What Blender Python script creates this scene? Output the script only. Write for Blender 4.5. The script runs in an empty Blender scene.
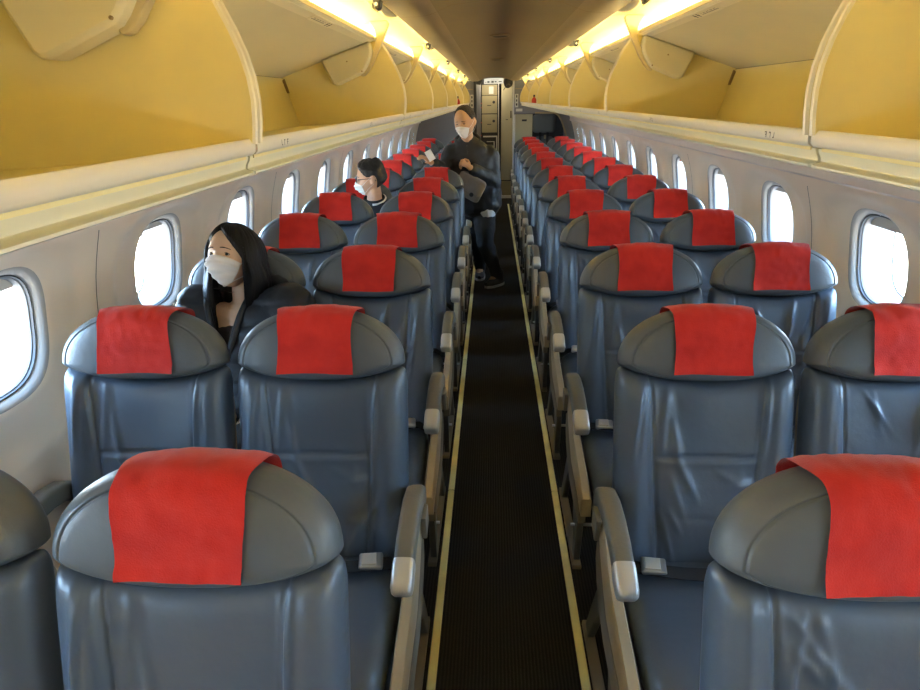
import bpy, bmesh, math, random
from mathutils import Vector, Matrix, Euler, noise
PI = math.pi
sc = bpy.context.scene
C = sc.collection
rnd = random.Random(7)

# ------------------------------------------------------------------ materials
def new_mat(name):
    m = bpy.data.materials.new(name); m.use_nodes = True
    nt = m.node_tree
    return m, nt, nt.nodes['Principled BSDF']

def mat(name, col, rough=.5, metal=0., spec=.5, bump=0., bscale=60., var=0., vscale=6., col2=None, sheen=0., coat=0., detail=4., stretch=None):
    m, nt, b = new_mat(name)
    b.inputs['Base Color'].default_value = (*col, 1)
    b.inputs['Roughness'].default_value = rough
    b.inputs['Metallic'].default_value = metal
    b.inputs['Specular IOR Level'].default_value = spec
    b.inputs['Sheen Weight'].default_value = sheen
    b.inputs['Coat Weight'].default_value = coat
    tc = nt.nodes.new('ShaderNodeTexCoord')
    src = tc.outputs['Object']
    if stretch:
        mp = nt.nodes.new('ShaderNodeMapping'); mp.inputs['Scale'].default_value = stretch
        nt.links.new(src, mp.inputs[0]); src = mp.outputs[0]
    if var > 0:
        n = nt.nodes.new('ShaderNodeTexNoise'); n.inputs['Scale'].default_value = vscale; n.inputs['Detail'].default_value = detail
        nt.links.new(src, n.inputs['Vector'])
        r = nt.nodes.new('ShaderNodeValToRGB')
        c2 = col2 or tuple(c*(1-var) for c in col)
        r.color_ramp.elements[0].position = .35; r.color_ramp.elements[0].color = (*c2, 1)
        r.color_ramp.elements[1].position = .65; r.color_ramp.elements[1].color = (*col, 1)
        nt.links.new(n.outputs['Fac'], r.inputs['Fac']); nt.links.new(r.outputs[0], b.inputs['Base Color'])
    if bump > 0:
        n2 = nt.nodes.new('ShaderNodeTexNoise'); n2.inputs['Scale'].default_value = bscale; n2.inputs['Detail'].default_value = 6
        nt.links.new(src, n2.inputs['Vector'])
        bp = nt.nodes.new('ShaderNodeBump'); bp.inputs['Strength'].default_value = bump; bp.inputs['Distance'].default_value = .01
        nt.links.new(n2.outputs['Fac'], bp.inputs['Height']); nt.links.new(bp.outputs[0], b.inputs['Normal'])
    return m

def emit(name, col, s):
    m = bpy.data.materials.new(name); m.use_nodes = True; nt = m.node_tree
    nt.nodes.remove(nt.nodes['Principled BSDF'])
    e = nt.nodes.new('ShaderNodeEmission'); e.inputs[0].default_value = (*col, 1); e.inputs[1].default_value = s
    nt.links.new(e.outputs[0], nt.nodes['Material Output'].inputs[0])
    return m

M = {}
M['leather'] = mat('leather', (.080, .102, .134), .36, spec=.6, bump=.10, bscale=45, var=.12, vscale=5)
M['leather_head'] = mat('leather_head', (.100, .113, .125), .42, spec=.5, bump=.10, bscale=60, var=.1, vscale=6)
M['leather_dark'] = mat('leather_dark', (.055, .062, .075), .5, spec=.4, bump=.1)
M['cloth_red'] = mat('cloth_red', (.68, .034, .022), .85, spec=.12, bump=.22, bscale=420, var=.2, vscale=14, col2=(.58, .024, .018), sheen=.25)
M['beige'] = mat('beige_plastic', (.43, .34, .215), .42, var=.1, vscale=8)
M['beige_dark'] = mat('beige_dark_plastic', (.17, .14, .10), .5)
M['pad'] = mat('armrest_pad', (.145, .130, .100), .5, bump=.1, bscale=120)
M['silver'] = mat('silver_plastic', (.60, .56, .50), .33, metal=.35)
M['steel'] = mat('steel', (.55, .56, .58), .28, metal=.9)
M['leg'] = mat('leg_grey', (.085, .085, .082), .5, metal=.2)
M['black'] = mat('black', (.012, .012, .013), .5)
M['strap'] = mat('strap', (.014, .014, .016), .75, bump=.3, bscale=300)
M['wall'] = mat('wall_panel', (.90, .75, .585), .42, spec=.4, var=.05, vscale=3)
M['wall_up'] = mat('wall_upper', (.74, .64, .57), .4, spec=.4)
M['shell'] = mat('fuselage_lining', (.25, .23, .20), .8)
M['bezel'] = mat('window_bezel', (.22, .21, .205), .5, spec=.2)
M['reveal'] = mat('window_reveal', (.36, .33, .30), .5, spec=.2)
M['gasket'] = mat('window_gasket', (.03, .03, .035), .5)
M['shade'] = mat('window_shade', (.60, .52, .43), .6)
M['bin'] = mat('bin_lining', (.82, .72, .37), .48, spec=.3, var=.22, vscale=2.3, detail=7, col2=(.76, .635, .29))
M['bin_door'] = mat('bin_door', (.70, .63, .42), .5, spec=.3, var=.05, vscale=3)
M['bin_edge'] = mat('bin_edge', (.80, .72, .52), .35, spec=.5)
M['lip'] = mat('bin_lip', (.74, .68, .54), .38, spec=.5)
M['psu'] = mat('service_panel', (.70, .67, .50), .36, spec=.5)
M['door_edge'] = mat('door_edge', (.42, .345, .20), .5)
M['hanger'] = mat('hanger', (.58, .48, .27), .45)
M['cove'] = mat('cove_lining', (.86, .76, .46), .5, spec=.3)
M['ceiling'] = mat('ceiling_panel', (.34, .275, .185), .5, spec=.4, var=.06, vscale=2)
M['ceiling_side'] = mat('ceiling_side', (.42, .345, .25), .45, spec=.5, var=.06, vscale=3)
M['label'] = mat('label', (.80, .72, .50), .5)
M['ink'] = mat('ink', (.10, .075, .05), .6)
M['bulkhead'] = mat('bulkhead', (.25, .245, .265), .8, bump=.2, bscale=200)
M['galley'] = mat('galley_panel', (.40, .35, .22), .42, metal=.15)
M['galley_dark'] = mat('galley_dark', (.035, .034, .036), .45)
M['galley_door'] = mat('galley_door', (.52, .47, .31), .45)
M['white_trim'] = mat('white_trim', (.72, .70, .66), .35)
M['scuff'] = mat('scuff', (.30, .20, .08), .7)
M['sheet_grey'] = mat('jumpseat', (.11, .125, .135), .7)
M['extinguisher'] = mat('extinguisher', (.55, .03, .015), .35)

def carpet():
    m, nt, b = new_mat('carpet')
    b.inputs['Roughness'].default_value = .95; b.inputs['Specular IOR Level'].default_value = .15
    tc = nt.nodes.new('ShaderNodeTexCoord')
    w = nt.nodes.new('ShaderNodeTexWave'); w.bands_direction = 'X'; w.inputs['Scale'].default_value = 28; w.inputs['Distortion'].default_value = .8; w.inputs['Detail'].default_value = 2
    n = nt.nodes.new('ShaderNodeTexNoise'); n.inputs['Scale'].default_value = 190; n.inputs['Detail'].default_value = 3
    n3 = nt.nodes.new('ShaderNodeTexNoise'); n3.inputs['Scale'].default_value = 2.2
    for x in (w, n, n3): nt.links.new(tc.outputs['Object'], x.inputs['Vector'])
    mx = nt.nodes.new('ShaderNodeMath'); mx.operation = 'MULTIPLY'
    nt.links.new(w.outputs['Fac'], mx.inputs[0]); nt.links.new(n.outputs['Fac'], mx.inputs[1])
    ad = nt.nodes.new('ShaderNodeMath'); ad.operation = 'MULTIPLY_ADD'; ad.inputs[1].default_value = .35
    nt.links.new(n3.outputs['Fac'], ad.inputs[0]); nt.links.new(mx.outputs[0], ad.inputs[2])
    r = nt.nodes.new('ShaderNodeValToRGB')
    r.color_ramp.elements[0].position = .2; r.color_ramp.elements[0].color = (.011, .0105, .010, 1)
    r.color_ramp.elements[1].position = .75; r.color_ramp.elements[1].color = (.026, .0245, .0225, 1)
    nt.links.new(ad.outputs[0], r.inputs[0]); nt.links.new(r.outputs[0], b.inputs['Base Color'])
    bp = nt.nodes.new('ShaderNodeBump'); bp.inputs['Strength'].default_value = .35; bp.inputs['Distance'].default_value = .002
    nt.links.new(mx.outputs[0], bp.inputs['Height']); nt.links.new(bp.outputs[0], b.inputs['Normal'])
    return m
M['carpet'] = carpet()
M['strip'] = mat('light_strip', (1.0, .94, .46), .45, var=.15, vscale=9)

def glass():
    m = bpy.data.materials.new('window_glass'); m.use_nodes = True; nt = m.node_tree
    nt.nodes.remove(nt.nodes['Principled BSDF'])
    t = nt.nodes.new('ShaderNodeBsdfTransparent'); t.inputs[0].default_value = (.95, .97, .97, 1)
    g = nt.nodes.new('ShaderNodeBsdfGlossy'); g.inputs['Roughness'].default_value = .05
    mx = nt.nodes.new('ShaderNodeMixShader'); mx.inputs[0].default_value = .05
    nt.links.new(t.outputs[0], mx.inputs[1]); nt.links.new(g.outputs[0], mx.inputs[2])
    nt.links.new(mx.outputs[0], nt.nodes['Material Output'].inputs[0])
    return m
M['glass'] = glass()
M['tube'] = emit('cove_tube', (1., .81, .35), 54)
M['sign_lit'] = emit('sign_lit', (1., .93, .72), .42)
M['lamp'] = emit('lamp_lit', (1., .86, .6), 9)

# ------------------------------------------------------------------ mesh helpers
class MB:
    def __init__(s): s.v = []; s.f = []; s.m = []
    def add(s, vs, fs, mi=0):
        o = len(s.v); s.v += [tuple(v) for v in vs]; s.f += [tuple(o+i for i in f) for f in fs]; s.m += [mi]*len(fs)
    def grid(s, rows, mi=0, closeu=False, closev=False, flip=False):
        n = len(rows); k = len(rows[0]); o = len(s.v)
        for r in rows: s.v += [tuple(p) for p in r]
        for i in range(n if closeu else n-1):
            for j in range(k if closev else k-1):
                a = o+i*k+j; b = o+i*k+(j+1) % k; c = o+((i+1) % n)*k+(j+1) % k; d = o+((i+1) % n)*k+j
                s.f.append((a, d, c, b) if flip else (a, b, c, d)); s.m.append(mi)
    def box(s, a, b, mi=0):
        x0, y0, z0 = a; x1, y1, z1 = b
        x0, x1 = min(x0, x1), max(x0, x1); y0, y1 = min(y0, y1), max(y0, y1); z0, z1 = min(z0, z1), max(z0, z1)
        s.add([(x0,y0,z0),(x1,y0,z0),(x1,y1,z0),(x0,y1,z0),(x0,y0,z1),(x1,y0,z1),(x1,y1,z1),(x0,y1,z1)],
              [(0,3,2,1),(4,5,6,7),(0,1,5,4),(1,2,6,5),(2,3,7,6),(3,0,4,7)], mi)
    def prism(s, poly, lo, hi, axis=1, mi=0):
        """poly: 2D points; extruded along axis from lo to hi (axis 0: poly=(y,z); 1: (x,z); 2: (x,y))"""
        def P(p, t):
            return (t, p[0], p[1]) if axis == 0 else (p[0], t, p[1]) if axis == 1 else (p[0], p[1], t)
        n = len(poly); vs = [P(p, lo) for p in poly]+[P(p, hi) for p in poly]
        fs = [tuple(range(n)), tuple(range(2*n-1, n-1, -1))]+[(i, i+n, (i+1) % n+n, (i+1) % n) for i in range(n)]
        s.add(vs, fs, mi)
    def tube(s, pts, r, n=8, mi=0, cap=True, up=(0, 0, 1)):
        pts = [Vector(p) for p in pts]; rows = []
        rs = r if isinstance(r, (list, tuple)) else [r]*len(pts)
        up = Vector(up)
        for i, p in enumerate(pts):
            t = (pts[min(i+1, len(pts)-1)]-pts[max(i-1, 0)]).normalized()
            a = t.cross(up)
            if a.length < .05: a = t.cross(Vector((1, 0, 0)))
            a.normalize(); b = t.cross(a)
            rows.append([p+a*rs[i]*math.cos(2*PI*k/n)+b*rs[i]*math.sin(2*PI*k/n) for k in range(n)])
        o = len(s.v); s.grid(rows, mi, closev=True)
        if cap:
            s.f.append(tuple(o+k for k in range(n))); s.m.append(mi)
            e = o+(len(rows)-1)*n; s.f.append(tuple(e+n-1-k for k in range(n))); s.m.append(mi)
    def ball(s, c, r, n=12, mi=0):
        rx, ry, rz = r if isinstance(r, (tuple, list)) else (r, r, r)
        rows = [[(c[0]+rx*math.sin(PI*i/n)*math.cos(2*PI*j/(2*n)), c[1]+ry*math.sin(PI*i/n)*math.sin(2*PI*j/(2*n)), c[2]+rz*math.cos(PI*i/n)) for j in range(2*n)] for i in range(n+1)]
        s.grid(rows, mi, closev=True)
    def mesh(s, name, mats, smooth=True, merge=1e-5, angle=None):
        me = bpy.data.meshes.new(name); me.from_pydata(s.v, [], s.f)
        if not isinstance(mats, (list, tuple)): mats = [mats]
        for m in mats: me.materials.append(m)
        for p, mi in zip(me.polygons, s.m): p.material_index = mi
        bm = bmesh.new(); bm.from_mesh(me)
        if merge: bmesh.ops.remove_doubles(bm, verts=bm.verts, dist=merge)
        bmesh.ops.recalc_face_normals(bm, faces=bm.faces)
        if angle is not None:
            for e in bm.edges:
                if len(e.link_faces) == 2 and e.calc_face_angle(0) > math.radians(angle): e.smooth = False
        bm.to_mesh(me); bm.free()
        if smooth: me.polygons.foreach_set('use_smooth', [True]*len(me.polygons))
        me.update(); return me
    def build(s, name, mats, parent=None, smooth=True, angle=38, loc=None, bevel=0., **kw):
        o = bpy.data.objects.new(name, s.mesh(name, mats, smooth, angle=angle)); C.objects.link(o)
        if parent is not None: o.parent = parent
        if loc: o.location = loc
        if bevel:
            b = o.modifiers.new('bevel', 'BEVEL'); b.width = bevel; b.segments = 2; b.limit_method = 'ANGLE'; b.angle_limit = math.radians(40)
        return o

def tag(o, label=None, cat=None, group=None, kind=None):
    if label: o['label'] = label
    if cat: o['category'] = cat
    if group: o['group'] = group
    if kind: o['kind'] = kind
    return o
def empty(name, loc=(0, 0, 0), rz=0., rot=None):
    o = bpy.data.objects.new(name, None); o.empty_display_size = .1; o.location = loc
    o.rotation_euler = rot if rot else (0, 0, rz); C.objects.link(o); return o
def copy_tree(o, parent=None):
    c = o.copy(); C.objects.link(c)
    if parent is not None: c.parent = parent
    for ch in list(o.children): copy_tree(ch, c)
    return c
def sgn(x): return -1. if x < 0 else 1.
def spow(x, p): return sgn(x)*abs(x)**p
def sm(a, b, x):
    t = max(0., min(1., (x-a)/(b-a))); return t*t*(3-2*t)
def gauss(x, w): return math.exp(-(x/w)**2)

def pillow(outline, T, q=6, front=None, K=16, N=72, extra=(), back_flat=1.):
    """closed polar pillow in local (s, y, h): outline(theta)->(s,h) about the pole, y front = negative."""
    rs = sorted(set([math.sin(PI/2*k/K) for k in range(K+1)]+list(extra)))
    mb = MB(); rows = []
    def prof(r): return max(0., 1-r**q)**.5
    for side in (-1, 1):
        for r in (rs if side < 0 else rs[::-1]):
            if side > 0 and r >= 1.: continue
            row = []
            for j in range(N):
                s_, h_ = outline(2*PI*j/N); s_, h_ = s_*r, h_*r
                y = side*T/2*prof(r)*(1 if side < 0 else back_flat)
                if side < 0 and front: y -= front(s_, h_, r)
                row.append((s_, y, h_))
            rows.append(row)
    mb.grid(rows, closev=True)
    return mb
def sup(a, b, n=4., b2=None):
    def f(t):
        c, s = math.cos(t), math.sin(t)
        return (a*spow(c, 2/n), (b if s >= 0 else (b2 or b))*spow(s, 2/n))
    return f

def loft(path, n=20, pw=4.):
    """path of (point(x,y,z), right(vector), up(vector), hw, hh)"""
    mb = MB(); rows = []
    for p, r, u, hw, hh in path:
        p, r, u = Vector(p), Vector(r), Vector(u)
        rows.append([p+r*hw*spow(math.cos(2*PI*k/n), 2/pw)+u*hh*spow(math.sin(2*PI*k/n), 2/pw) for k in range(n)])
    mb.grid(rows, closev=True)
    mb.f.append(tuple(range(n))); mb.m.append(0)
    e = (len(rows)-1)*n; mb.f.append(tuple(e+n-1-k for k in range(n))); mb.m.append(0)
    return mb
def yz_path(pts, x=0., end_round=True, n=20, pw=4.):
    out = []; m = len(pts)
    for i, (y, z, hw, hh) in enumerate(pts):
        a = pts[max(i-1, 0)]; b = pts[min(i+1, m-1)]
        t = Vector((0, b[0]-a[0], b[1]-a[1])).normalized(); u = Vector((1, 0, 0)).cross(t)
        out.append(((x, y, z), (1, 0, 0), u, hw, hh))
    return loft(out, n, pw)

# ------------------------------------------------------------------ camera
CAMX, CAMH, CYAW, CPIT, CROL, CF = -.0515, 1.65, .0528, .3634, .018, 637.59
cy, sy, cp, sp = math.cos(CYAW), math.sin(CYAW), math.cos(CPIT), math.sin(CPIT)
Fv = Vector((-sy*cp, cy*cp, -sp)); Rv = Vector((cy, sy, 0)); Uv = Rv.cross(Fv)
R2 = Rv*math.cos(CROL)-Uv*math.sin(CROL); U2 = Rv*math.sin(CROL)+Uv*math.cos(CROL)
cam = bpy.data.cameras.new('camera'); co = bpy.data.objects.new('camera', cam); C.objects.link(co)
cam.sensor_fit = 'HORIZONTAL'; cam.sensor_width = 36; cam.lens = CF/920*36; cam.clip_start = .02
co.matrix_world = Matrix(((R2.x, U2.x, -Fv.x, CAMX), (R2.y, U2.y, -Fv.y, 0), (R2.z, U2.z, -Fv.z, CAMH), (0, 0, 0, 1)))
sc.camera = co

# ------------------------------------------------------------------ world / daylight
wd = bpy.data.worlds.new('sky'); sc.world = wd; wd.use_nodes = True
nt = wd.node_tree; bg = nt.nodes['Background']
tc = nt.nodes.new('ShaderNodeTexCoord'); sx = nt.nodes.new('ShaderNodeSeparateXYZ')
rp = nt.nodes.new('ShaderNodeValToRGB'); nt.links.new(tc.outputs['Generated'], sx.inputs[0])
mr = nt.nodes.new('ShaderNodeMapRange'); mr.inputs[1].default_value = -1; mr.inputs[2].default_value = 1
nt.links.new(sx.outputs[2], mr.inputs[0]); nt.links.new(mr.outputs[0], rp.inputs[0])
e = rp.color_ramp.elements
e[0].position = .0; e[0].color = (.56, .58, .58, 1)
e[1].position = 1.; e[1].color = (.34, .60, 1.0, 1)
for p, c in ((.47, (.62, .66, .68, 1)), (.505, (.50, .74, 1.0, 1)), (.62, (.40, .66, 1.0, 1))):
    x = e.new(p); x.color = c
nt.links.new(rp.outputs[0], bg.inputs[0]); bg.inputs[1].default_value = 24
sc.view_settings.view_transform = 'Standard'; sc.view_settings.look = 'None'
sc.view_settings.exposure = 1.08; sc.view_settings.gamma = 1.; sc.view_settings.use_curve_mapping = False

# ------------------------------------------------------------------ room shell
YA, YB, YG = -2.3, 11.2, 12.95          # cabin front end (behind the camera), aft bulkhead, galley back
def tilt(y): return .0040*(y-1.3)       # the ceiling and the bins rise very slightly towards the rear
PROF = [(0., 1.14), (.3, 1.25), (.7, 1.335), (1.0, 1.335), (1.115, 1.32), (1.2, 1.30), (1.4, 1.235), (1.54, 1.16), (1.8, .98), (2.02, .62), (2.08, .0)]
def wallx(z):
    for (z0, x0), (z1, x1) in zip(PROF, PROF[1:]):
        if z <= z1: return x0+(x1-x0)*(z-z0)/(z1-z0)
    return 0.
def wallxs(z):   # smooth version
    return sum(wallx(min(2.07, max(0, z+d)))*w for d, w in ((-.06, .15), (-.03, .2), (0, .3), (.03, .2), (.06, .15)))

mb = MB(); mb.box((-1.5, YA-.05, -.06), (1.5, YG+.05, 0)); tag(mb.build('floor', M['carpet'], smooth=False), kind='structure')

PITCHW = .873; WC0 = 2.355-PITCHW*5       # window centres in Y
WINS = [WC0+PITCHW*k for k in range(15)]
WINS = [w for w in WINS if w < 10.6]
ZC, ZLO, ZHI = 1.078, .70, 1.338
WOFF = {-1: .045, 1: 0.}
def hole(t, g=0.):
    c, s = math.cos(t), math.sin(t)
    return ((.178+g)*spow(c, 2/2.7), (.180+g)*spow(s, 2/2.7))
def recess(dy, dz):
    # shallow arched bay around every window
    e = (abs(dy)/.385)**3+(abs(dz-.0)/(.245 if dz > 0 else .35))**2.4
    return .026*sm(1.0, .55, e)
for side, nm in ((-1, 'wall_left'), (1, 'wall_right')):
    mb = MB()
    # window band
    for wc in [w_+WOFF[side] for w_ in WINS]:
        y0, y1 = wc-PITCHW/2, wc+PITCHW/2
        if y0 > YB: continue
        pts = []
        na, nb = 22, 18
        for i in range(na): pts.append((-PITCHW/2+PITCHW*i/na, ZLO-ZC))
        for i in range(nb): pts.append((PITCHW/2, ZLO-ZC+(ZHI-ZLO)*i/nb))
        for i in range(na): pts.append((PITCHW/2-PITCHW*i/na, ZHI-ZC))
        for i in range(nb): pts.append((-PITCHW/2, ZHI-ZC-(ZHI-ZLO)*i/nb))
        rows = []
        def H(p, g):
            # superellipse point in the direction of p
            a, b = .178+g, .180+g
            k = ((abs(p[0])/a)**2.7+(abs(p[1])/b)**2.7)**(-1/2.7)
            return (p[0]*k, p[1]*k)
        for g, dep in ((-.012, .035), (-.008, .022), (.0, .009), (.010, .002)):
            rows.append([(side*(wallxs(ZC+H(p, g)[1])+recess(*H(p, g))+dep), wc+H(p, g)[0], ZC+H(p, g)[1]) for p in pts])
        mb.grid(rows, mi=3, closev=True); rows = rows[-1:]
        for t in (.06, .12, .2, .3, .4, .5, .6, .7, .8, .88, .95, 1.):
            row = []
            for p in pts:
                h = H(p, .016); dy, dz = h[0]+(p[0]-h[0])*t, h[1]+(p[1]-h[1])*t
                row.append((side*(wallxs(ZC+dz)+recess(dy, dz)), wc+dy, ZC+dz))
            rows.append(row)
        mb.grid(rows, closev=True)
    Y0w, Y1w = WINS[0]-PITCHW/2+WOFF[side], WINS[-1]+PITCHW/2+WOFF[side]
    zs = [0, .1, .2, .3, .4, .5, .6, .66, ZLO]
    mb.grid([[(side*wallxs(z), y, z) for y in (Y0w, YB+.03)] for z in zs])
    mb.grid([[(side*wallxs(z), y, z) for y in (Y1w, YB+.03)] for z in [ZLO+(ZHI-ZLO)*i/10 for i in range(11)]])
    # small ledge that catches the light, then the grey frieze up to the bins
    zs = [(ZHI, .0), (ZHI+.003, -.016), (ZHI+.012, -.022), (ZHI+.024, -.014), (ZHI+.045, -.002), (1.46, 0), (1.52, 0), (1.56, 0)]
    mb.grid([[(side*(wallxs(z)+d), y, z) for y in (Y0w, YB+.03)] for z, d in zs], mi=1)
    mb.grid([[(side*wallx(z), y, z) for y in (Y0w, YB+.03)] for z in (1.56, 1.7, 1.8, 1.9, 2.02, 2.08)], mi=2)
    # panel joints, thin dark gaps between two-window panels
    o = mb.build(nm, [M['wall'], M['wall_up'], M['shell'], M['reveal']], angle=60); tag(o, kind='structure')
    jm = MB()
    j0 = 2.355+PITCHW*((-.5) if side < 0 else .5)-2*PITCHW*2
    for k in range(8):
        y = j0+2*PITCHW*k
        if y > 11.1 or y < YA: continue
        zz = [ .3+.05*i for i in range(23)]
        jm.grid([[(side*(wallxs(min(z, ZHI))-.0015+recess(PITCHW/2, z-ZC)*0), y+d, z) for d in (-.0022, .0022)] for z in zz if z <= ZHI])
    tag(jm.build('trim_1' if side < 0 else 'trim_2', mat('joint', (.16, .13, .10), .8)), kind='structure')
# end walls and galley shell
mb = MB(); mb.box((-1.4, YA-.04, 0), (1.4, YA, 2.1)); tag(mb.build('wall_front', M['bulkhead'], smooth=False), kind='structure')
mb = MB(); mb.box((-1.4, YG, 0), (1.4, YG+.04, 2.15)); tag(mb.build('wall_rear', M['galley_dark'], smooth=False), kind='structure')

# ceiling (centre panels) ------------------------------------------------
CE = 1.925
prof = [(-.375, CE+.02), (-.372, CE), (-.32, CE), (-.27, CE+.004), (-.24, CE+.014), (-.19, CE+.034), (-.10, CE+.044), (0, CE+.046), (.10, CE+.044), (.19, CE+.034), (.24, CE+.014), (.27, CE+.004), (.32, CE), (.372, CE), (.375, CE+.02)]
mb = MB(); ys = [YA]+[ -1+.8*i for i in range(16)]; ys = [y for y in ys if y < YB]+[YB+.02]
for i in range(len(prof)-1):
    side_strip = abs(prof[i][0]+prof[i+1][0])/2 > .25
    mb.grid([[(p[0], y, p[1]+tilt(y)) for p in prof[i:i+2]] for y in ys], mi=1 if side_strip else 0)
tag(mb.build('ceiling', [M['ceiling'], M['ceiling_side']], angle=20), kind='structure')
mb = MB(); mb.box((-1.3, YB+.0, 2.10), (1.3, YG+.05, 2.15)); 
tag(mb.build('ceiling', M['ceiling'], smooth=False), kind='structure')
# thin cross joints in the ceiling
jm = MB()
for y in (.9, 2.45, 4.0, 5.6, 7.2, 8.8, 10.3):
    jm.grid([[(p[0], y+d, p[1]+tilt(y)-.0012) for p in prof[1:-1]] for d in (-.002, .002)])
tag(jm.build('trim_3', M['scuff']), kind='structure')

def warp(mb_):
    mb_.v = [(x, y, z+tilt(y)) for x, y, z in mb_.v]; return mb_

# light cove linings ------------------------------------------------------
covep = [(.374, CE+.004), (.385, CE+.012), (.42, CE+.016), (.47, CE+.014), (.53, CE+.008), (.59, CE-.004), (.65, CE-.026), (.70, CE-.058), (.735, CE-.10)]
DIV = [-2.25, -.72, .975, 2.69, 3.95, 5.25, 6.75, 8.25, 10.75]
LT = [2.05-1.58*k for k in range(-5, 3)]
for side, nn in ((-1, 'trim_4'), (1, 'trim_5')):
    mb = MB()
    for a, b in zip(DIV, DIV[1:]+[YB]):
        if b > 10.75: b = YB
        rows = []
        for y, d in ((a, .006), (a+.004, 0), (b-.004, 0), (b, .006)):
            rows.append([(side*x, y, z+d+tilt(y)) for x, z in covep])
        mb.grid(rows)
    # moulded blisters along the inboard edge
    for y in LT:
        if -2 < y < 10.8:
            rows = []
            for i in range(9):
                t = i/8; yy = y+.10+.42*t; w = .030*math.sin(PI*t)**.7
                rows.append([(side*(.392+.05*t*0+w*(1+math.cos(PI*k/6))*.5), yy, CE+.014+tilt(yy)-.020*math.sin(PI*t)*math.sin(PI*k/6)) for k in range(7)])
            mb.grid(rows)
    tag(mb.build(nn, M['cove'], angle=50), kind='structure')

# ------------------------------------------------------------------ windows
wi = 0
ring = [2*PI*k/48 for k in range(48)]
for side in (-1, 1):
    for wc in [w_+WOFF[side] for w_ in WINS]:
        if wc > 10.6 or wc < YA: continue
        wi += 1
        xw = wallxs(ZC)
        w = empty('window_%d' % wi, (side*xw, wc, ZC)); tag(w, kind='structure')
        def P(t, g, dep):
            a, b = hole(t, g); zz = ZC+b
            return (side*(wallxs(zz)-xw+recess(a, b)+dep), a, b)
        mb = MB(); mb.grid([[P(t, g, d) for t in ring] for g, d in ((-.011, .032), (-.018, .035), (-.021, .045), (-.024, .085), (-.026, .15))], closev=True)
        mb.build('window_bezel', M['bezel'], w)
        mb = MB(); mb.grid([[P(t, g, d) for t in ring] for g, d in ((-.0105, .028), (-.0145, .026), (-.0155, .033))], closev=True)
        mb.build('gasket', M['gasket'], w)
        mb = MB(); mb.grid([[P(t, g, .150) for t in ring] for g in (-.024, -.031)], closev=True); mb.grid([[P(t, g, .1502+.0001*0) for t in ring] for g in (-.031, -.0315)], closev=True)
        mb.build('outer_gasket', M['gasket'], w)
        mb = MB(); mb.grid([[P(t, -.019, .062) for t in ring], [(P(t, -.09, .062)) for t in ring], [(side*.062, 0, 0)]*48], closev=True)
        mb.build('pane', M['glass'], w)
        # shade, drawn down a little at the top
        mb = MB(); drop = (.030, .045, .026, .038)[wi % 4]
        top = [P(t, -.019, .051) for t in [PI*k/24 for k in range(25)]]
        zb = .180-.019-drop
        rows = [[(p[0], p[1], p[2]) for p in top if p[2] >= zb], [(side*(wallxs(ZC+zb)-xw+recess(p[1], zb)+.051), p[1], zb) for p in top if p[2] >= zb], [(side*(wallxs(ZC+zb)-xw+recess(p[1], zb)+.059), p[1], zb) for p in top if p[2] >= zb]]
        mb.grid(rows); mb.build('shade', M['shade'], w)
        # daylight portal in the opening (guides sky sampling, adds no light)
        l = bpy.data.lights.new('portal', 'AREA'); l.shape = 'RECTANGLE'; l.size = .34; l.size_y = .38; l.cycles.is_portal = True
        lo = bpy.data.objects.new('daylight_portal', l); C.objects.link(lo)
        lo.location = (side*(xw+.17), wc, ZC); lo.rotation_euler = (0, PI/2*side, 0)

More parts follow.
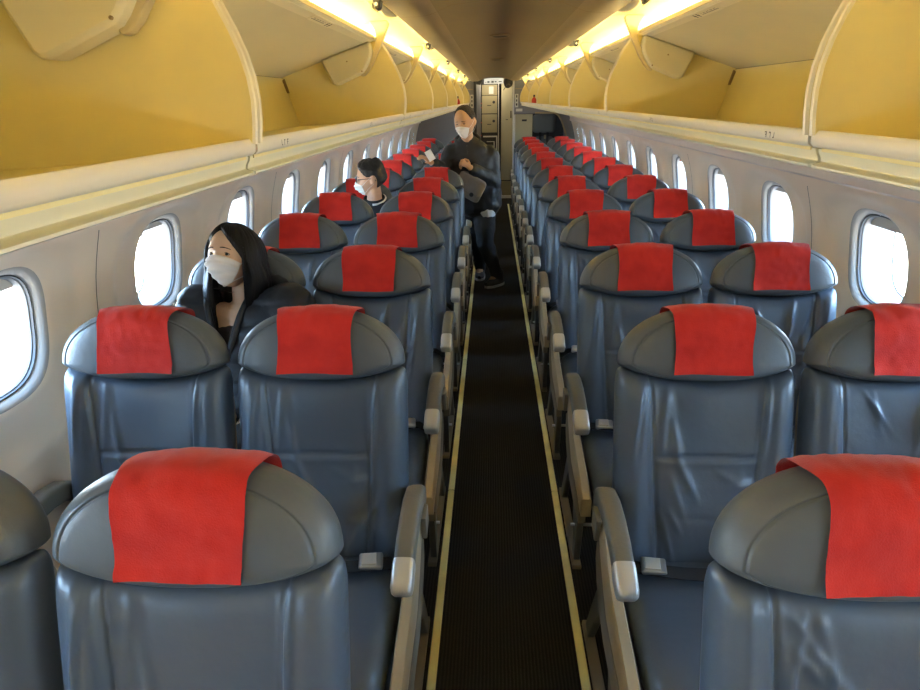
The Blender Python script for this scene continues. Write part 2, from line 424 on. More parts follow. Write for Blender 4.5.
# ------------------------------------------------------------------ overhead bins
curve = [(.400, 1.600), (.396, 1.63), (.3945, 1.66), (.397, 1.69), (.404, 1.72), (.415, 1.75), (.430, 1.783), (.450, 1.82), (.478, 1.861)]
def bin_unit(side, a, b, idx, far_arm=True):
    root = empty('overhead_bin', (side*.6, (a+b)/2, 1.56))
    L = Vector(root.location)
    def fin(mb_, name, mats, par=None, smooth=True, angle=38, off=None, bevel=0.):
        warp(mb_); o_ = Vector(off) if off is not None else L
        mb_.v = [(x-o_.x, y-o_.y, z-o_.z) for x, y, z in mb_.v]
        return mb_.build(name, mats, par or root, smooth, angle, bevel=bevel)
    g = .0045; a2, b2 = a+g, b-g
    S = lambda pts: [(side*x, z) for x, z in pts]
    # end panels
    pan = curve+[(.500, 1.8705), (.506, 1.8688), (.872, 1.7475), (.818, 1.566), (.41, 1.585)]
    for y0, y1 in ((a2, a2+.012), (b2-.012, b2)):
        mb = MB(); mb.prism(S(pan), y0, y1); ep = fin(mb, 'end_panel', M['bin'], smooth=False)
        # rounded edge bead along the front curve
        mb = MB(); yy = (y0+y1)/2
        mb.tube([(side*x, yy, z) for x, z in curve], .0056, 8, up=(0, 1, 0)); fin(mb, 'edge_bead', M['bin_edge'], ep)
    # back and shelf
    mb = MB(); mb.prism(S([(.872, 1.745), (.818, 1.566), (.828, 1.563), (.884, 1.745)]), a2+.0125, b2-.0125); bk = fin(mb, 'back_panel', M['bin'], smooth=False)
    mb = MB(); mb.prism(S([(.412, 1.586), (.817, 1.566), (.817, 1.560), (.412, 1.578)]), a2+.0125, b2-.0125); fin(mb, 'shelf', M['bin'], smooth=False)
    for ys_, sg in ((b2-.0125, -1), ):
        mb = MB(); mb.prism([(side*.862, 1.742), (side*.870, 1.735), (side*.855, 1.690), (side*.848, 1.690)], ys_-.012, ys_-.0005); fin(mb, 'hinge_slot', M['scuff'], bk, smooth=False)
    # lip, groove and service panel below
    lipp = [(.4010, 1.5885), (.4000, 1.601), (.4035, 1.6065), (.409, 1.6065), (.4125, 1.602), (.4185, 1.585), (.414, 1.5835), (.4055, 1.5838)]
    mb = MB(); mb.prism(S(lipp), a2, b2); lp = fin(mb, 'front_lip', M['lip'], angle=50)
    cov = [(.43, 1.5830), (.4155, 1.5825), (.4135, 1.5805), (.4150, 1.5750), (.4185, 1.5690), (.4195, 1.5640), (.4170, 1.5612), (.4110, 1.5608), (.4075, 1.5590), (.4075, 1.5560), (.411, 1.554), (.44, 1.551), (.80, 1.535), (1.165, 1.515), (1.165, 1.525), (.82, 1.555)]
    mb = MB(); mb.prism(S(cov), a2-.0, b2); fin(mb, 'service_panel', M['psu'], angle=50)
    # open door, swung up against the cove
    dr = [(.506, 1.869), (.500, 1.875), (.502, 1.888), (.512, 1.891), (.60, 1.862), (.86, 1.764), (.874, 1.7465)]
    mb = MB(); mb.prism(S(dr), a2+.001, b2-.001); door = fin(mb, 'door', M['bin_door'], smooth=False)
    mb = MB(); mb.prism(S([(.4995, 1.8745), (.4985, 1.876), (.5005, 1.8885), (.502, 1.8885)]), a2+.02, b2-.02); fin(mb, 'door_edge_shadow', M['door_edge'], door, smooth=False)  # dark strip: the edge's shade against the cove glow, put into its colour
    mb = MB(); mb.prism(S([(.506, 1.8688), (.507, 1.8678), (.532, 1.8595), (.532, 1.8607)]), a2+.022, b2-.022); fin(mb, 'edge_strip', M['label'], door, smooth=False)
    # sticker with pictograms and small print near the inboard edge
    yc = a+(b-a)*.58 if b-a > 1.3 else (a+b)/2
    if idx >= 1:
        def onedoor(x): return 1.8672-(x-.507)*.332
        mb = MB(); 
        mb.prism(S([(.508, onedoor(.508)-.0001), (.508, onedoor(.508)-.0008), (.533, onedoor(.533)-.0008), (.533, onedoor(.533)-.0001)]), yc-.14, yc+.09)
        st = fin(mb, 'sticker', M['label'], door, smooth=False)
        mb = MB()
        def dot(x0, x1, y0, y1):
            mb.add([(side*x0, y0, onedoor(x0)-.0012), (side*x1, y0, onedoor(x1)-.0012), (side*x1, y1, onedoor(x1)-.0012), (side*x0, y1, onedoor(x0)-.0012)], [(0, 1, 2, 3)])
        for yy in (yc+.035, yc+.062):
            dot(.512, .516, yy-.004, yy+.004); dot(.517, .523, yy-.007, yy+.007); dot(.523, .530, yy-.003, yy+.004)
        for j in range(14):
            dot(.5215, .5245, yc-.125+.0095*j, yc-.125+.0095*j+.006)
            if j % 3: dot(.5165, .5185, yc-.125+.0095*j, yc-.125+.0095*j+.007)
        fin(mb, 'print', M['ink'], st, smooth=False)
    # seat-row marks on the lip
    for f in (.14, .62):
        ym = a+(b-a)*f if idx != 2 else a+(b-a)*(.07 if f < .3 else .55)
        mb = MB(); sd = side
        def bar(y0, y1, z0, z1):
            mb.add([(sd*.3998, y0, z0), (sd*.3998, y1, z0), (sd*.3998, y1, z1), (sd*.3998, y0, z1)], [(0, 1, 2, 3)])
        z0 = 1.589
        for yy, kind in ((ym, 0), (ym+.014, 1), (ym+.030, 2)):
            if kind == 0: bar(yy, yy+.002, z0, z0+.009); bar(yy, yy+.006, z0, z0+.0018)
            if kind == 1: bar(yy, yy+.002, z0, z0+.009); bar(yy, yy+.007, z0+.007, z0+.009)
            if kind == 2: bar(yy, yy+.0025, z0, z0+.009); bar(yy, yy+.008, z0+.0072, z0+.009); bar(yy, yy+.006, z0+.0035, z0+.0052)
        fin(mb, 'row_mark', M['ink'], lp, smooth=False)
    # hinge covers (rounded box hugging each far end panel) with the lift arm
    for y1, d in ((b2-.0125, -1), (a2+.0125, 1)):
        hc = [(.512, 1.8665), (.505, 1.835), (.508, 1.815), (.520, 1.788), (.533, 1.768), (.545, 1.755), (.640, 1.7155), (.655, 1.714), (.664, 1.722), (.702, 1.803)]
        th = .055 if d < 0 else .03
        mb = MB(); mb.prism(S(hc), y1+d*.0004, y1+d*th); h = fin(mb, 'hinge_cover', M['bin_door'], angle=50, bevel=.008)
        mb = MB()
        for px_, pz_ in ((.60, 1.797), (.545, 1.762)): mb.tube([(side*px_, y1+d*(th-.001), pz_), (side*px_, y1+d*(th+.002), pz_)], .0028, 8)
        fin(mb, 'screw', M['scuff'], h)
    # Y-shaped hanger at the far end
    if far_arm:
        mb = MB(); y0 = y1 = b2-.026
        pts = [(.552, 1.744), (.556, 1.751), (.533, 1.780), (.510, 1.818), (.494, 1.852), (.488, 1.880), (.494, 1.905), (.512, CE+.010), (.446, CE+.012), (.438, 1.928), (.441, 1.918), (.449, 1.900), (.463, 1.868), (.483, 1.830), (.505, 1.790), (.525, 1.762), (.540, 1.748)]
        mb.prism(S(pts), y0-.012, y0+.012); fin(mb, 'hanger_arm', M['hanger'], smooth=False, bevel=.003)
    return root
ordn = ['', 'hidden', 'nearest', 'second', 'third', 'fourth', 'fifth', 'sixth', 'seventh']
words = ['closest to the camera, cut by the top corner', 'second from the camera, its door raised', 'third from the camera', 'fourth from the camera', 'fifth from the camera', 'sixth from the camera', 'last one before the rear bulkhead']
for side, sn in ((-1, 'left'), (1, 'right')):
    for i in range(1, len(DIV)-1):
        b_ = bin_unit(side, DIV[i], DIV[i+1], i)
        tag(b_, 'open overhead bin, %s side, %s' % (sn, words[i-1]), 'overhead bin', 'overhead bins along the %s side' % sn)
    # first one, behind the camera, closes the cove for the light
    # cove lamps: long tubes behind the raised doors
    for i in range(0, len(DIV)-1):
        a, b = DIV[i]+.04, DIV[i+1]-.04
        y = (a+b)/2
        lt = empty('cove_lamp', (side*.625, y, CE-.043+tilt(y)))
        mb = MB(); mb.tube([(0, a-y, 0), (0, b-y, 0)], .011, 10); mb.build('tube', M['tube'], lt)
        mb = MB(); mb.box((-.018, a-y, -.022), (.018, b-y, -.0115)); mb.build('holder', M['door_edge'], lt, smooth=False)
        tag(lt, 'warm tube lamp above the raised bin doors, %s side, %s from the front' % (sn, ['first', 'second', 'third', 'fourth', 'fifth', 'sixth', 'seventh', 'eighth'][i]), 'lamp', 'cove lamps on the %s side' % sn)
    k = 0
    for y in sorted(LT):
        if y < 1.5 or y > 10.6: continue
        x = .380; z = CE+tilt(y)
        c = empty('ceiling_latch', (side*x, y, z))
        mb = MB(); mb.prism([(-.012, .004), (.014, .006), (.010, -.018), (.004, -.026), (-.004, -.024), (-.009, -.010)], -.020, .020); mb.build('latch_body', M['black'], c, smooth=False, bevel=.002)
        mb = MB(); mb.prism([(side*.012, .002), (side*.034, .004), (side*.016, -.020)], -.004, .10); mb.build('latch_bracket', M['cove'], c, smooth=False)
        mb = MB(); mb.tube([(0, -.021, -.012), (0, -.024, -.012)], .005, 10); mb.build('pin', M['steel'], c)
        tag(c, 'small black latch on the %s edge of the ceiling, %s from the camera' % (sn, ['first', 'second', 'third', 'fourth', 'fifth', 'sixth', 'seventh'][k]), 'latch', 'latches along the ceiling edge')
        k += 1

# ceiling vents -----------------------------------------------------------
for y, lb in ((3.75, 'small dark oval ceiling fitting, the nearer of two'), (5.9, 'small dark oval ceiling fitting, the farther of two')):
    mb = MB(); mb.grid([[(.055*r*math.cos(2*PI*k/28), .075*r*math.sin(2*PI*k/28), -zz) for k in range(28)] for r, zz in ((1.0, 0), (1.0, .006), (.82, .009))], closev=True)
    c = empty('ceiling_fitting', (-.01, y, CE+.0455+tilt(y))); mb.build('bezel', M['ceiling_side'], c)
    mb = MB(); mb.ball((0, 0, -.004), (.045, .062, .007), 10); mb.build('lens', M['leg'], c)
    tag(c, lb, 'ceiling fitting', 'ceiling fittings')

# ------------------------------------------------------------------ floor light strips
JY = [-.68, .89, 2.47, 4.04, 5.62, 7.19, 8.77, 10.34, 11.15]
for side, sn in ((-1, 'left'), (1, 'right')):
    for i, (a, b) in enumerate(zip(JY, JY[1:])):
        w = .014
        x0 = side*.2335
        mb = MB(); mb.prism([(x0-w, .0005), (x0+w, .0005), (x0+w-.003, .0045), (x0-w+.003, .0045)], a+.003, b-.003)
        o = mb.build('floor_strip', M['strip'], smooth=False)
        tag(o, 'yellow marking strip on the carpet, %s edge of the aisle, length %s from the camera' % (sn, ['one', 'two', 'three', 'four', 'five', 'six', 'seven', 'eight'][i]), 'floor strip', 'yellow strips along the aisle')

# ------------------------------------------------------------------ seats
PITCH, SY0 = .787, .854
RC = math.radians(14.2); rs_, rc_ = math.sin(RC), math.cos(RC)
HB, YBASE = .42, -.178
def bk(s, y, h): return (s, YBASE+h*rs_+y*rc_, HB+h*rc_-y*rs_)
HZ, HA = .587, .231          # headrest pole height along the back, half width
def head_out(t):
    c, s = math.cos(t), math.sin(t)
    if s >= 0: return (HA*spow(c, 2/2.1), .150*spow(s, 2/2.1))
    x = spow(c, .80); return (HA*x, -.047*max(0, 1-abs(x)**2.4)**.72)
HT = .125
def head_front(s, h, r): return .010*gauss(r-.86, .022)*0-.004*gauss(r-.865, .010)+.006*(1-r*r)
def make_head():
    mb = pillow(head_out, HT, q=9, front=head_front, K=14, N=96, extra=(.84, .85, .858, .865, .872, .88, .89, .93, .965))
    mb.v = [bk(x, y+.003, z+HZ) for x, y, z in mb.v]
    return mb.mesh('headrest', M['leather_head'], angle=None)
def make_back(seed):
    r = random.Random(seed); W = .236
    strokes = []
    for i in range(16):
        sd = r.choice((-1, 1)); ang = r.uniform(-.5, .5)
        s0 = sd*r.uniform(.05, .13); h0 = r.uniform(.08, .50)
        strokes.append((s0, h0, ang+sd*.35, r.uniform(.03, .09), r.uniform(.005, .011), r.uniform(-.003, .005)))
    for i in range(7):
        strokes.append((r.choice((-1, 1))*r.uniform(.10, .19), r.uniform(.25, .5), r.uniform(-.25, .25), r.uniform(.08, .16), r.uniform(.006, .012), r.uniform(.002, .0045)))
    for i in range(8):
        strokes.append((r.uniform(-.12, .12), r.uniform(.04, .30), PI/2+r.uniform(-.5, .5), r.uniform(.03, .08), r.uniform(.007, .013), r.uniform(-.002, .004)))
    NU, NV = 110, 90
    us = [math.sin(PI/2*(-1+2*i/NU)) for i in range(NU+1)]
    # even sampling in the middle
    us = [.55*u+.45*(-1+2*i/NU) for i, u in enumerate(us)]
    vs = [.45*(.5-.5*math.cos(PI*i/NV))+.55*i/NV for i in range(NV+1)]
    mb = MB(); F = []; B = []
    for v in vs:
        rf = []; rb = []
        for u in us:
            au = abs(u)
            top = .538+.042*au**2.0-(.018*max(0, (au-.92)/.08)**2)
            h = v*top
            w = W-.003*sm(.9, 1, v)**3-.004*sm(.12, 0, v)
            s = u*w
            tk = max(0, 1-au**9)**.5*max(0, 1-abs(2*v-1)**16)**.5
            bol = .020*sm(.125, .19, abs(s))*sm(0, .1, v)
            seam = .115+.035*v
            y = -.047*tk-bol*tk
            # vertical seams, horizontal seam, lower bulge
            y += .0075*gauss(abs(s)-seam, .0042)*sm(.02, .1, v)-.003*gauss(abs(s)-seam-.010, .006)
            y += (.0080*gauss(h-.335, .0048)-.004*gauss(h-.322, .010))*sm(seam+.01, seam-.02, abs(s))
            y -= .012*gauss(h-.17, .13)*sm(seam+.02, seam-.06, abs(s))
            for s0, h0, an, ln, wd_, am in strokes:
                ds, dh = s-s0, h-h0
                la = ds*math.sin(an)+dh*math.cos(an); lb = ds*math.cos(an)-dh*math.sin(an)
                if abs(la) < 2*ln and abs(lb) < 3*wd_: y -= 1.7*am*gauss(la, ln)*gauss(lb, wd_)*tk
            y -= .0035*noise.noise((s*9, h*7, seed*3.1))*tk
            rf.append(bk(s, y+.012, h)); rb.append(bk(s, .036*tk+.012, h))
        F.append(rf); B.append(rb)
    mb.grid(F); mb.grid(B, flip=True)
    return mb.mesh('backrest', M['leather'], merge=1e-4, angle=None)
def make_cover(seed):
    r = random.Random(seed*5+1); mb = MB(); rows = []
    NS = 26; skew = r.uniform(-.010, .010); cx_ = r.uniform(-.006, .006)
    # path over the centre section: front bottom -> top -> back
    path = []
    T = HT/2
    for i in range(15):
        h = -.023+(.100+.023)*i/14; path.append((-T-.010-.002*(i < 2), h, 1))
    for i in range(1, 13):
        a = PI/2*i/12; path.append((-(T+.010)*math.cos(a)**.7+0, .100+.057*math.sin(a), 1))
    for i in range(1, 8):
        a = i/7; path.append(((T+.006)*math.sin(a*PI/2)**.8, .157-.035*a*a, 1))
    for i in range(1, 4): path.append((T+.006, .122-.02*i, 1))
    n = len(path)
    for j, (y, h, k) in enumerate(path):
        t = j/(n-1); row = []
        for i in range(NS+1):
            u = -1+2*i/NS
            w = .100+(.010 if j > 20 else 0.)*sm(20, 26, j)+.003*math.sin(t*9+seed)
            s = u*w+cx_+skew*(.4-t)
            drop = .150*(1-(1-min(1, abs(s)/HA)**2.15)**(1/2.15))
            hh = h-drop*.6*sm(-.02, .12, h)
            # faint creases
            d = .0016*noise.noise((s*30, t*9, seed*7.7))+.0022*gauss(abs(u)-.5, .2)*noise.noise((s*14, t*16, seed*2.2))
            d += .0018*noise.noise((s*60+3, h*55, seed))
            lift = .0025*abs(u)**6*(1-t)
            row.append((s, y-(d+lift)*(1 if y < 0 else -1)-(0.003 if h < 0 else 0)*abs(u)**3, hh+(d if j > 14 else 0)+.0015*math.sin(u*3+seed)*(j < 2)))
        rows.append(row)
    V = [[bk(s, y+.003, h+HZ) for s, y, h in row] for row in rows]
    mb.grid(V)
    # inner layer for thickness
    V2 = [[bk(s*.997, y*.982+.003, h*.99+HZ) for s, y, h in row] for row in rows]
    mb.grid(V2, flip=True)
    me = mb.mesh('headrest_cover', M['cloth_red'], angle=None)
    return me
BACKS = [make_back(s) for s in (3, 8, 21)]
COVERS = [make_cover(s) for s in (1, 2, 3, 4)]
HEAD = make_head()
def link(name, me, parent):
    o = bpy.data.objects.new(name, me); C.objects.link(o); o.parent = parent; return o
def cushion_mesh():
    def fr(s, h, r): return .004*noise.noise((s*9, h*9, 2))+.012*(1-r*r)
    mb = pillow(sup(.224, .262, 7), .125, q=10, front=fr, K=14, N=80)
    out = []
    for x, y, z in mb.v:   # pole plane -> lying: s->x, h->-y(forward), y->z
        yy = -.405-z*1.0; zz = .405-y
        if yy < -.56: zz -= .9*(yy+.56)**2*6
        out.append((x, yy, zz))
    mb.v = out
    return mb.mesh('seat_cushion', M['leather'], angle=None)
CUSH = cushion_mesh()
def make_seat(kind, side):
    """kind aisle/window; side -1 left of the aisle. d: local x direction towards the aisle"""
    d = -side
    root = empty('airplane_seat')
    bo = link('backrest', BACKS[0], root); ho = link('headrest', HEAD, root)
    co_ = link('headrest_cover', COVERS[0], root); tag(co_, 'red cloth headrest cover')
    cu = link('seat_cushion', CUSH, root)
    # hard shell behind the back
    mb = pillow(sup(.222, .27, 8), .05, q=10, K=8, N=48)
    mb.v = [bk(x, y+.058, z+.275) for x, y, z in mb.v]; mb.build('back_shell', M['beige'], root, angle=None)
    # cushion pan
    mb = MB(); mb.box((-.225, -.62, .325), (.225, -.15, .35)); mb.build('seat_pan', M['leg'], root, smooth=False, bevel=.006)
    # belt with buckle
    bl = MB(); n = 14; rows = []
    for i in range(n+1):
        t = i/n; x = d*(.215-.34*t); y = -.245-.035*math.sin(t*PI)-.02*t; z = .490+.012*math.sin(t*PI)+(-.02 if i in (0, n) else 0)
        rows.append([(x, y-.022, z+.002), (x, y+.022, z+.004), (x, y+.022, z+.0005), (x, y-.022, z-.0015)])
    bl.grid(rows, closev=True); belt = bl.build('seat_belt', M['strap'], root)
    mb = MB(); mb.box((-.032, -.026, 0), (.032, .026, .016)); bu = mb.build('buckle', M['steel'], belt, smooth=False, bevel=.005)
    bu.location = (d*.145, -.262, .496); bu.rotation_euler = (math.radians(8), 0, d*.12); tag(bu, 'metal belt buckle')
    mb = MB(); mb.box((-.024, -.020, .0162), (.016, .020, .020)); mb.build('buckle_flap', M['silver'], bu, smooth=False, bevel=.003)
    # outer armrest
    def arm(x, ws=1.):
        pts = [(-.085, .565, .020, .012), (-.10, .592, .0235, .022), (-.125, .617, .026, .028), (-.165, .638, .027, .030), (-.225, .648, .027, .030), (-.30, .645, .0265, .029), (-.37, .633, .026, .028), (-.430, .614, .0255, .027)]
        mb = yz_path([(y*.93, z, a*ws, b) for y, z, a, b in pts], x, n=20, pw=3.6); ar = mb.build('armrest', M['pad'], root, angle=60)
        tp = [(-.428, .6148, .0262, .0275), (-.440, .610, .0272, .0280), (-.465, .599, .0272, .0272), (-.488, .588, .0266, .0262), (-.500, .582, .0245, .022), (-.505, .579, .018, .013)]
        yz_path([(y*.93, z, a*ws, b) for y, z, a, b in tp], x, n=20, pw=4.).build('armrest_tip', M['silver'], ar, angle=60)
        tag(ar.children[0], 'pale silver armrest tip')
        mb = MB(); mb.tube([(x-d*.026*ws, -.445, .585), (x-d*.029*ws, -.445, .585)], .006, 10); mb.build('recline_button', M['steel'], ar)
        return ar
    if kind == 'aisle':
        xa = d*.258
        arm(xa)
        # side frame: curved beige rib from the armrest down to the front of the seat
        def rib(pts, x, hw, m, nm, par=root):
            mb = MB()
            tops = pts; rows = []
            for y, z, hh in pts:
                rows.append([(x-hw, y, z-hh), (x-hw*1.0, y, z+hh*.8), (x-hw*.7, y, z+hh), (x+hw*.7, y, z+hh), (x+hw, y, z+hh*.8), (x+hw, y, z-hh)])
            mb.grid(rows, closev=True); k = len(rows[0])
            mb.f.append(tuple(range(k))); mb.m.append(0); e_ = (len(rows)-1)*k; mb.f.append(tuple(e_+k-1-i for i in range(k))); mb.m.append(0)
            return mb.build(nm, m, par, angle=50)
        sf = rib([(-.10, .56, .045), (-.14, .575, .045), (-.18, .555, .055), (-.225, .505, .058), (-.28, .462, .054), (-.34, .438, .050), (-.42, .424, .046), (-.50, .413, .042), (-.575, .398, .038), (-.625, .384, .034)], xa-d*.002, .0165, M['beige'], 'side_frame')
        rib([(-.155, .47, .03), (-.19, .44, .05), (-.25, .39, .05), (-.33, .35, .038), (-.45, .33, .030), (-.56, .325, .025), (-.60, .325, .02)], xa+d*.006, .012, M['beige_dark'], 'lower_rib', sf)
        mb = MB(); mb.prism([(-.205, .60), (-.135, .60), (-.13, .54), (-.185, .52)], xa+d*.018, xa+d*.032, axis=0); mb.build('hinge_plate', M['beige_dark'], sf, smooth=False, bevel=.003)
        # legs
        lx = d*.246
        mb = MB(); mb.prism([(-.46, .33), (-.30, .33), (-.335, .22), (-.375, .10), (-.385, .012), (-.43, .012), (-.445, .10), (-.47, .22)], lx-.012, lx+.012, axis=0); mb.build('leg', M['leg'], root, smooth=False, bevel=.004)
        mb = MB(); mb.prism([(-.24, .33), (-.13, .33), (-.03, .14), (.035, .012), (-.02, .012), (-.10, .15)], lx-.012, lx+.012, axis=0); mb.build('leg', M['leg'], root, smooth=False, bevel=.004)
        mb = MB(); mb.prism([(-.47, .001), (-.46, .014), (-.02, .014), (.02, .028), (.045, .024), (.05, .001)], lx-.020, lx+.014, axis=0); mb.build('floor_fitting', M['beige_dark'], root, smooth=False, bevel=.003)
        mb = MB(); mb.tube([(lx-d*.20, -.41, .16), (lx+d*.026, -.41, .16)], .006, 8); mb.build('bolt', M['steel'], root)
        # inner armrest between the pair
        arm(-d*.246, .5)
    else:
        arm(-d*.262)
        lx = -d*.08
        mb = MB(); mb.prism([(-.46, .33), (-.30, .33), (-.335, .22), (-.375, .10), (-.385, .001), (-.43, .001), (-.445, .10), (-.47, .22)], lx-.012, lx+.012, axis=0); mb.build('leg', M['leg'], root, smooth=False, bevel=.004)
        mb = MB(); mb.prism([(-.24, .33), (-.13, .33), (-.03, .14), (.035, .001), (-.02, .001), (-.10, .15)], lx-.012, lx+.012, axis=0); mb.build('leg', M['leg'], root, smooth=False, bevel=.004)
    return root
rown = ['', 'front row, cut by the lower edge', 'second row from the camera', 'third row from the camera', 'fourth row from the camera', 'fifth row from the camera', 'sixth row from the camera', 'seventh row from the camera', 'eighth row from the camera', 'ninth row from the camera', 'tenth row from the camera', 'third to last row', 'second to last row', 'last row before the rear bulkhead']
pk = random.Random(11)
for kind, xs in (('aisle', .519), ('window', 1.014)):
    for side, sn in ((-1, 'left'), (1, 'right')):
        proto = None
        for r in range(1, 14):
            if kind == 'window' and side > 0 and r == 1: continue
            y = SY0+(r-1)*PITCH
            if proto is None: proto = make_seat(kind, side); s = proto
            else: s = copy_tree(proto)
            s.location = (side*xs, y, 0)
            for ch in s.children:
                if ch.name.startswith('backrest'): ch.data = BACKS[pk.randrange(3)]
                if ch.name.startswith('headrest_cover'): ch.data = COVERS[pk.randrange(4)]
            tag(s, '%s seat with red headrest cloth, %s side, %s' % (kind, sn, rown[r]), 'seat', '%s seats on the %s side' % (kind, sn))

# ------------------------------------------------------------------ aft bulkhead and galley
def box_obj(name, a, b, m, parent=None, bevel=0., kind=None):
    mb = MB(); mb.box(a, b); o = mb.build(name, m, parent, smooth=False, bevel=bevel)
    if kind: tag(o, kind=kind)
    return o
# bulkhead: left piece, right piece with a low arch, header
mb = MB()
ZT = 2.10
mb.box((-1.34, YB, 0), (-.34, YB+.04, ZT)); mb.box((.315, YB, 1.46), (1.34, YB+.04, ZT)); mb.box((-.34, YB, 2.03), (.315, YB+.04, ZT))
pts = [(1.34, 0), (1.34, 1.46), (.98, 1.46), (1.06, 1.40), (1.13, 1.27), (1.20, 1.05), (1.24, .8), (1.25, 0)]
mb.prism(pts, YB, YB+.04)
tag(mb.build('wall_back', M['bulkhead'], smooth=False), kind='structure')
for sgn_, lb in ((-1, 'left'), (1, 'right')):
    mb = MB(); mb.box((sgn_*1.36, YB+.04, 0), (sgn_*1.32, YG, 2.15)); tag(mb.build('wall_galley_'+lb, M['bulkhead'], smooth=False), kind='structure')
mb = MB(); mb.tube([(.66, YB-.004, 1.47), (.98, YB-.004, 1.465), (1.045, YB-.004, 1.43), (1.10, YB-.004, 1.34), (1.165, YB-.004, 1.17), (1.21, YB-.004, 1.0), (1.24, YB-.004, .7), (1.25, YB-.004, .02)], .014, 8)
tag(mb.build('trim_6', M['beige']), kind='structure')
mb = MB(); mb.box((.296, YB-.02, 0), (.318, YB+.05, 2.03)); tag(mb.build('trim_7', M['white_trim'], smooth=False, bevel=.003), kind='structure')
mb = MB(); mb.box((-.345, YB-.02, 0), (-.30, YB+.05, 2.03)); tag(mb.build('trim_8', M['galley_dark'], smooth=False, bevel=.003), kind='structure')
mb = MB(); mb.box((.33, YB-.012, 1.90-.06), (.47, YB-.002, 1.85)); mb.box((-.52, YB-.012, 1.84), (-.36, YB-.002, 1.85)); tag(mb.build('trim_9', M['beige'], smooth=False), kind='structure')

def placard(x0, x1, z0, z1, y, marks, label, lit=False):
    r_ = empty('placard', ((x0+x1)/2, y, (z0+z1)/2)); w, h = (x1-x0)/2, (z1-z0)/2
    mb = MB(); mb.box((-w, -.006, -h), (w, 0, h)); mb.build('plate', M['sign_lit'] if lit else M['white_trim'], r_, smooth=False)
    mb = MB()
    for a, b, c, d_ in marks: mb.box((a*w, -.0075, b*h), (c*w, -.0061, d_*h))
    if marks: mb.build('print', M['galley_dark'], r_, smooth=False)
    tag(r_, label, 'sign'); return r_
placard(.332, .382, 1.56, 1.765, YB-.002, [(-.4, .45, .4, .8), (-.35, -.15, .35, .2), (-.45, -.75, .45, -.4), (-.2, .5, .2, .9)], 'narrow white placard with dark marks on the bulkhead right of the galley opening')
placard(-.40, -.35, 1.56, 1.765, YB-.002, [(-.4, .45, .4, .8), (-.35, -.15, .35, .2), (-.45, -.75, .45, -.4)], 'narrow pale placard with dark marks on the bulkhead behind the standing man')
placard(.345, .452, 1.497, 1.54, YB-.002, [], 'small blank white plate below the narrow placard on the right bulkhead')
# lit sign over the opening
placard(-.175, .135, 1.925, 2.01, YB+.02, [(-.86, -.55, -.76, -.25), (-.66, -.6, -.46, -.05), (-.42, -.55, -.36, -.1), (-.24, -.62, .02, .0), (.1, -.5, .3, -.1), (.34, -.55, .4, -.3), (.52, -.4, .84, -.1), (-.3, .3, .5, .38)], 'pale lit sign with small dark symbols above the galley opening', lit=True)
lmp = empty('ceiling_lamp', (-.09, YB+.12, 2.075)); mb = MB(); mb.ball((0, 0, 0), (.03, .03, .015), 8); mb.build('bulb', M['lamp'], lmp); mb = MB(); mb.tube([(0, 0, .004), (0, 0, .024)], .038, 16); mb.build('bezel', M['white_trim'], lmp)
tag(lmp, 'small glowing spot lamp above the lit galley sign', 'lamp')
# dark bags / covers hanging beside the sign
mb = MB(); mb.ball((0, 0, 0), (.075, .05, .09), 10)
for i, v in enumerate(mb.v): mb.v[i] = (v[0]+.01*noise.noise(Vector(v)*30), v[1], v[2]+.01*noise.noise(Vector(v)*22))
hb = empty('stowage_pouch', (.215, YB+.02, 1.945)); mb.build('pouch', M['galley_dark'], hb); mb = MB(); mb.tube([(-.04, 0, -.07), (-.075, 0, -.12)], .006, 6); mb.build('pull_cord', M['galley_dark'], hb)
mb = MB(); mb.ball((.005, -.035, -.045), (.035, .03, .03), 8); mb.build('pouch_end', M['leg'], hb)
tag(hb, 'round black pouch hanging at the top right of the galley opening', 'pouch')
mb = MB(); mb.prism([(-.09, .055), (.06, .065), (.02, -.01), (-.005, -.055), (-.07, -.045)], -.03, .03); o = mb.build('stowage_bag', M['galley_dark'], smooth=False, bevel=.012); o.location = (-.235, YB+.03, 1.965)
tag(o, 'black bag hanging at the top left of the galley opening', 'bag')

# galley unit seen through the opening
gy = 12.0
gal = empty('galley_unit', (-.12, gy, 0)); tag(gal, 'beige galley unit of stacked lockers behind the standing man', 'galley')
box_obj('carcass', (-.40, .02, 0), (.20, .5, 2.06), M['galley_dark'], gal)
box_obj('side_post', (-.36, -.25, 0), (-.12, .02, 2.06), M['bulkhead'], gal, bevel=.01)
for z0, z1 in ((1.76, 1.93), (1.46, 1.75), (1.14, 1.445)):
    l_ = box_obj('locker_door', (-.105, -.01, z0), (.165, .018, z1), M['galley'], gal, bevel=.006)
    if z0 < 1.7:
        mb = MB(); mb.tube([(.105, -.011, (z0+z1)/2+.04), (.105, -.020, (z0+z1)/2+.04)], .024, 14); mb.build('latch_knob', M['galley_dark'], l_)
        box_obj('handle', (-.01, -.016, (z0+z1)/2-.02), (.06, -.0101, (z0+z1)/2-.008), M['galley_dark'], l_)
    else:
        box_obj('placard_frame', (.02, -.016, z0+.02), (.10, -.0101, z1-.03), M['white_trim'], l_)
for z in (1.08, 1.30, 1.55, 1.62): box_obj('red_latch', (-.125, -.012, z), (-.11, .018, z+.02), M['extinguisher'], gal)
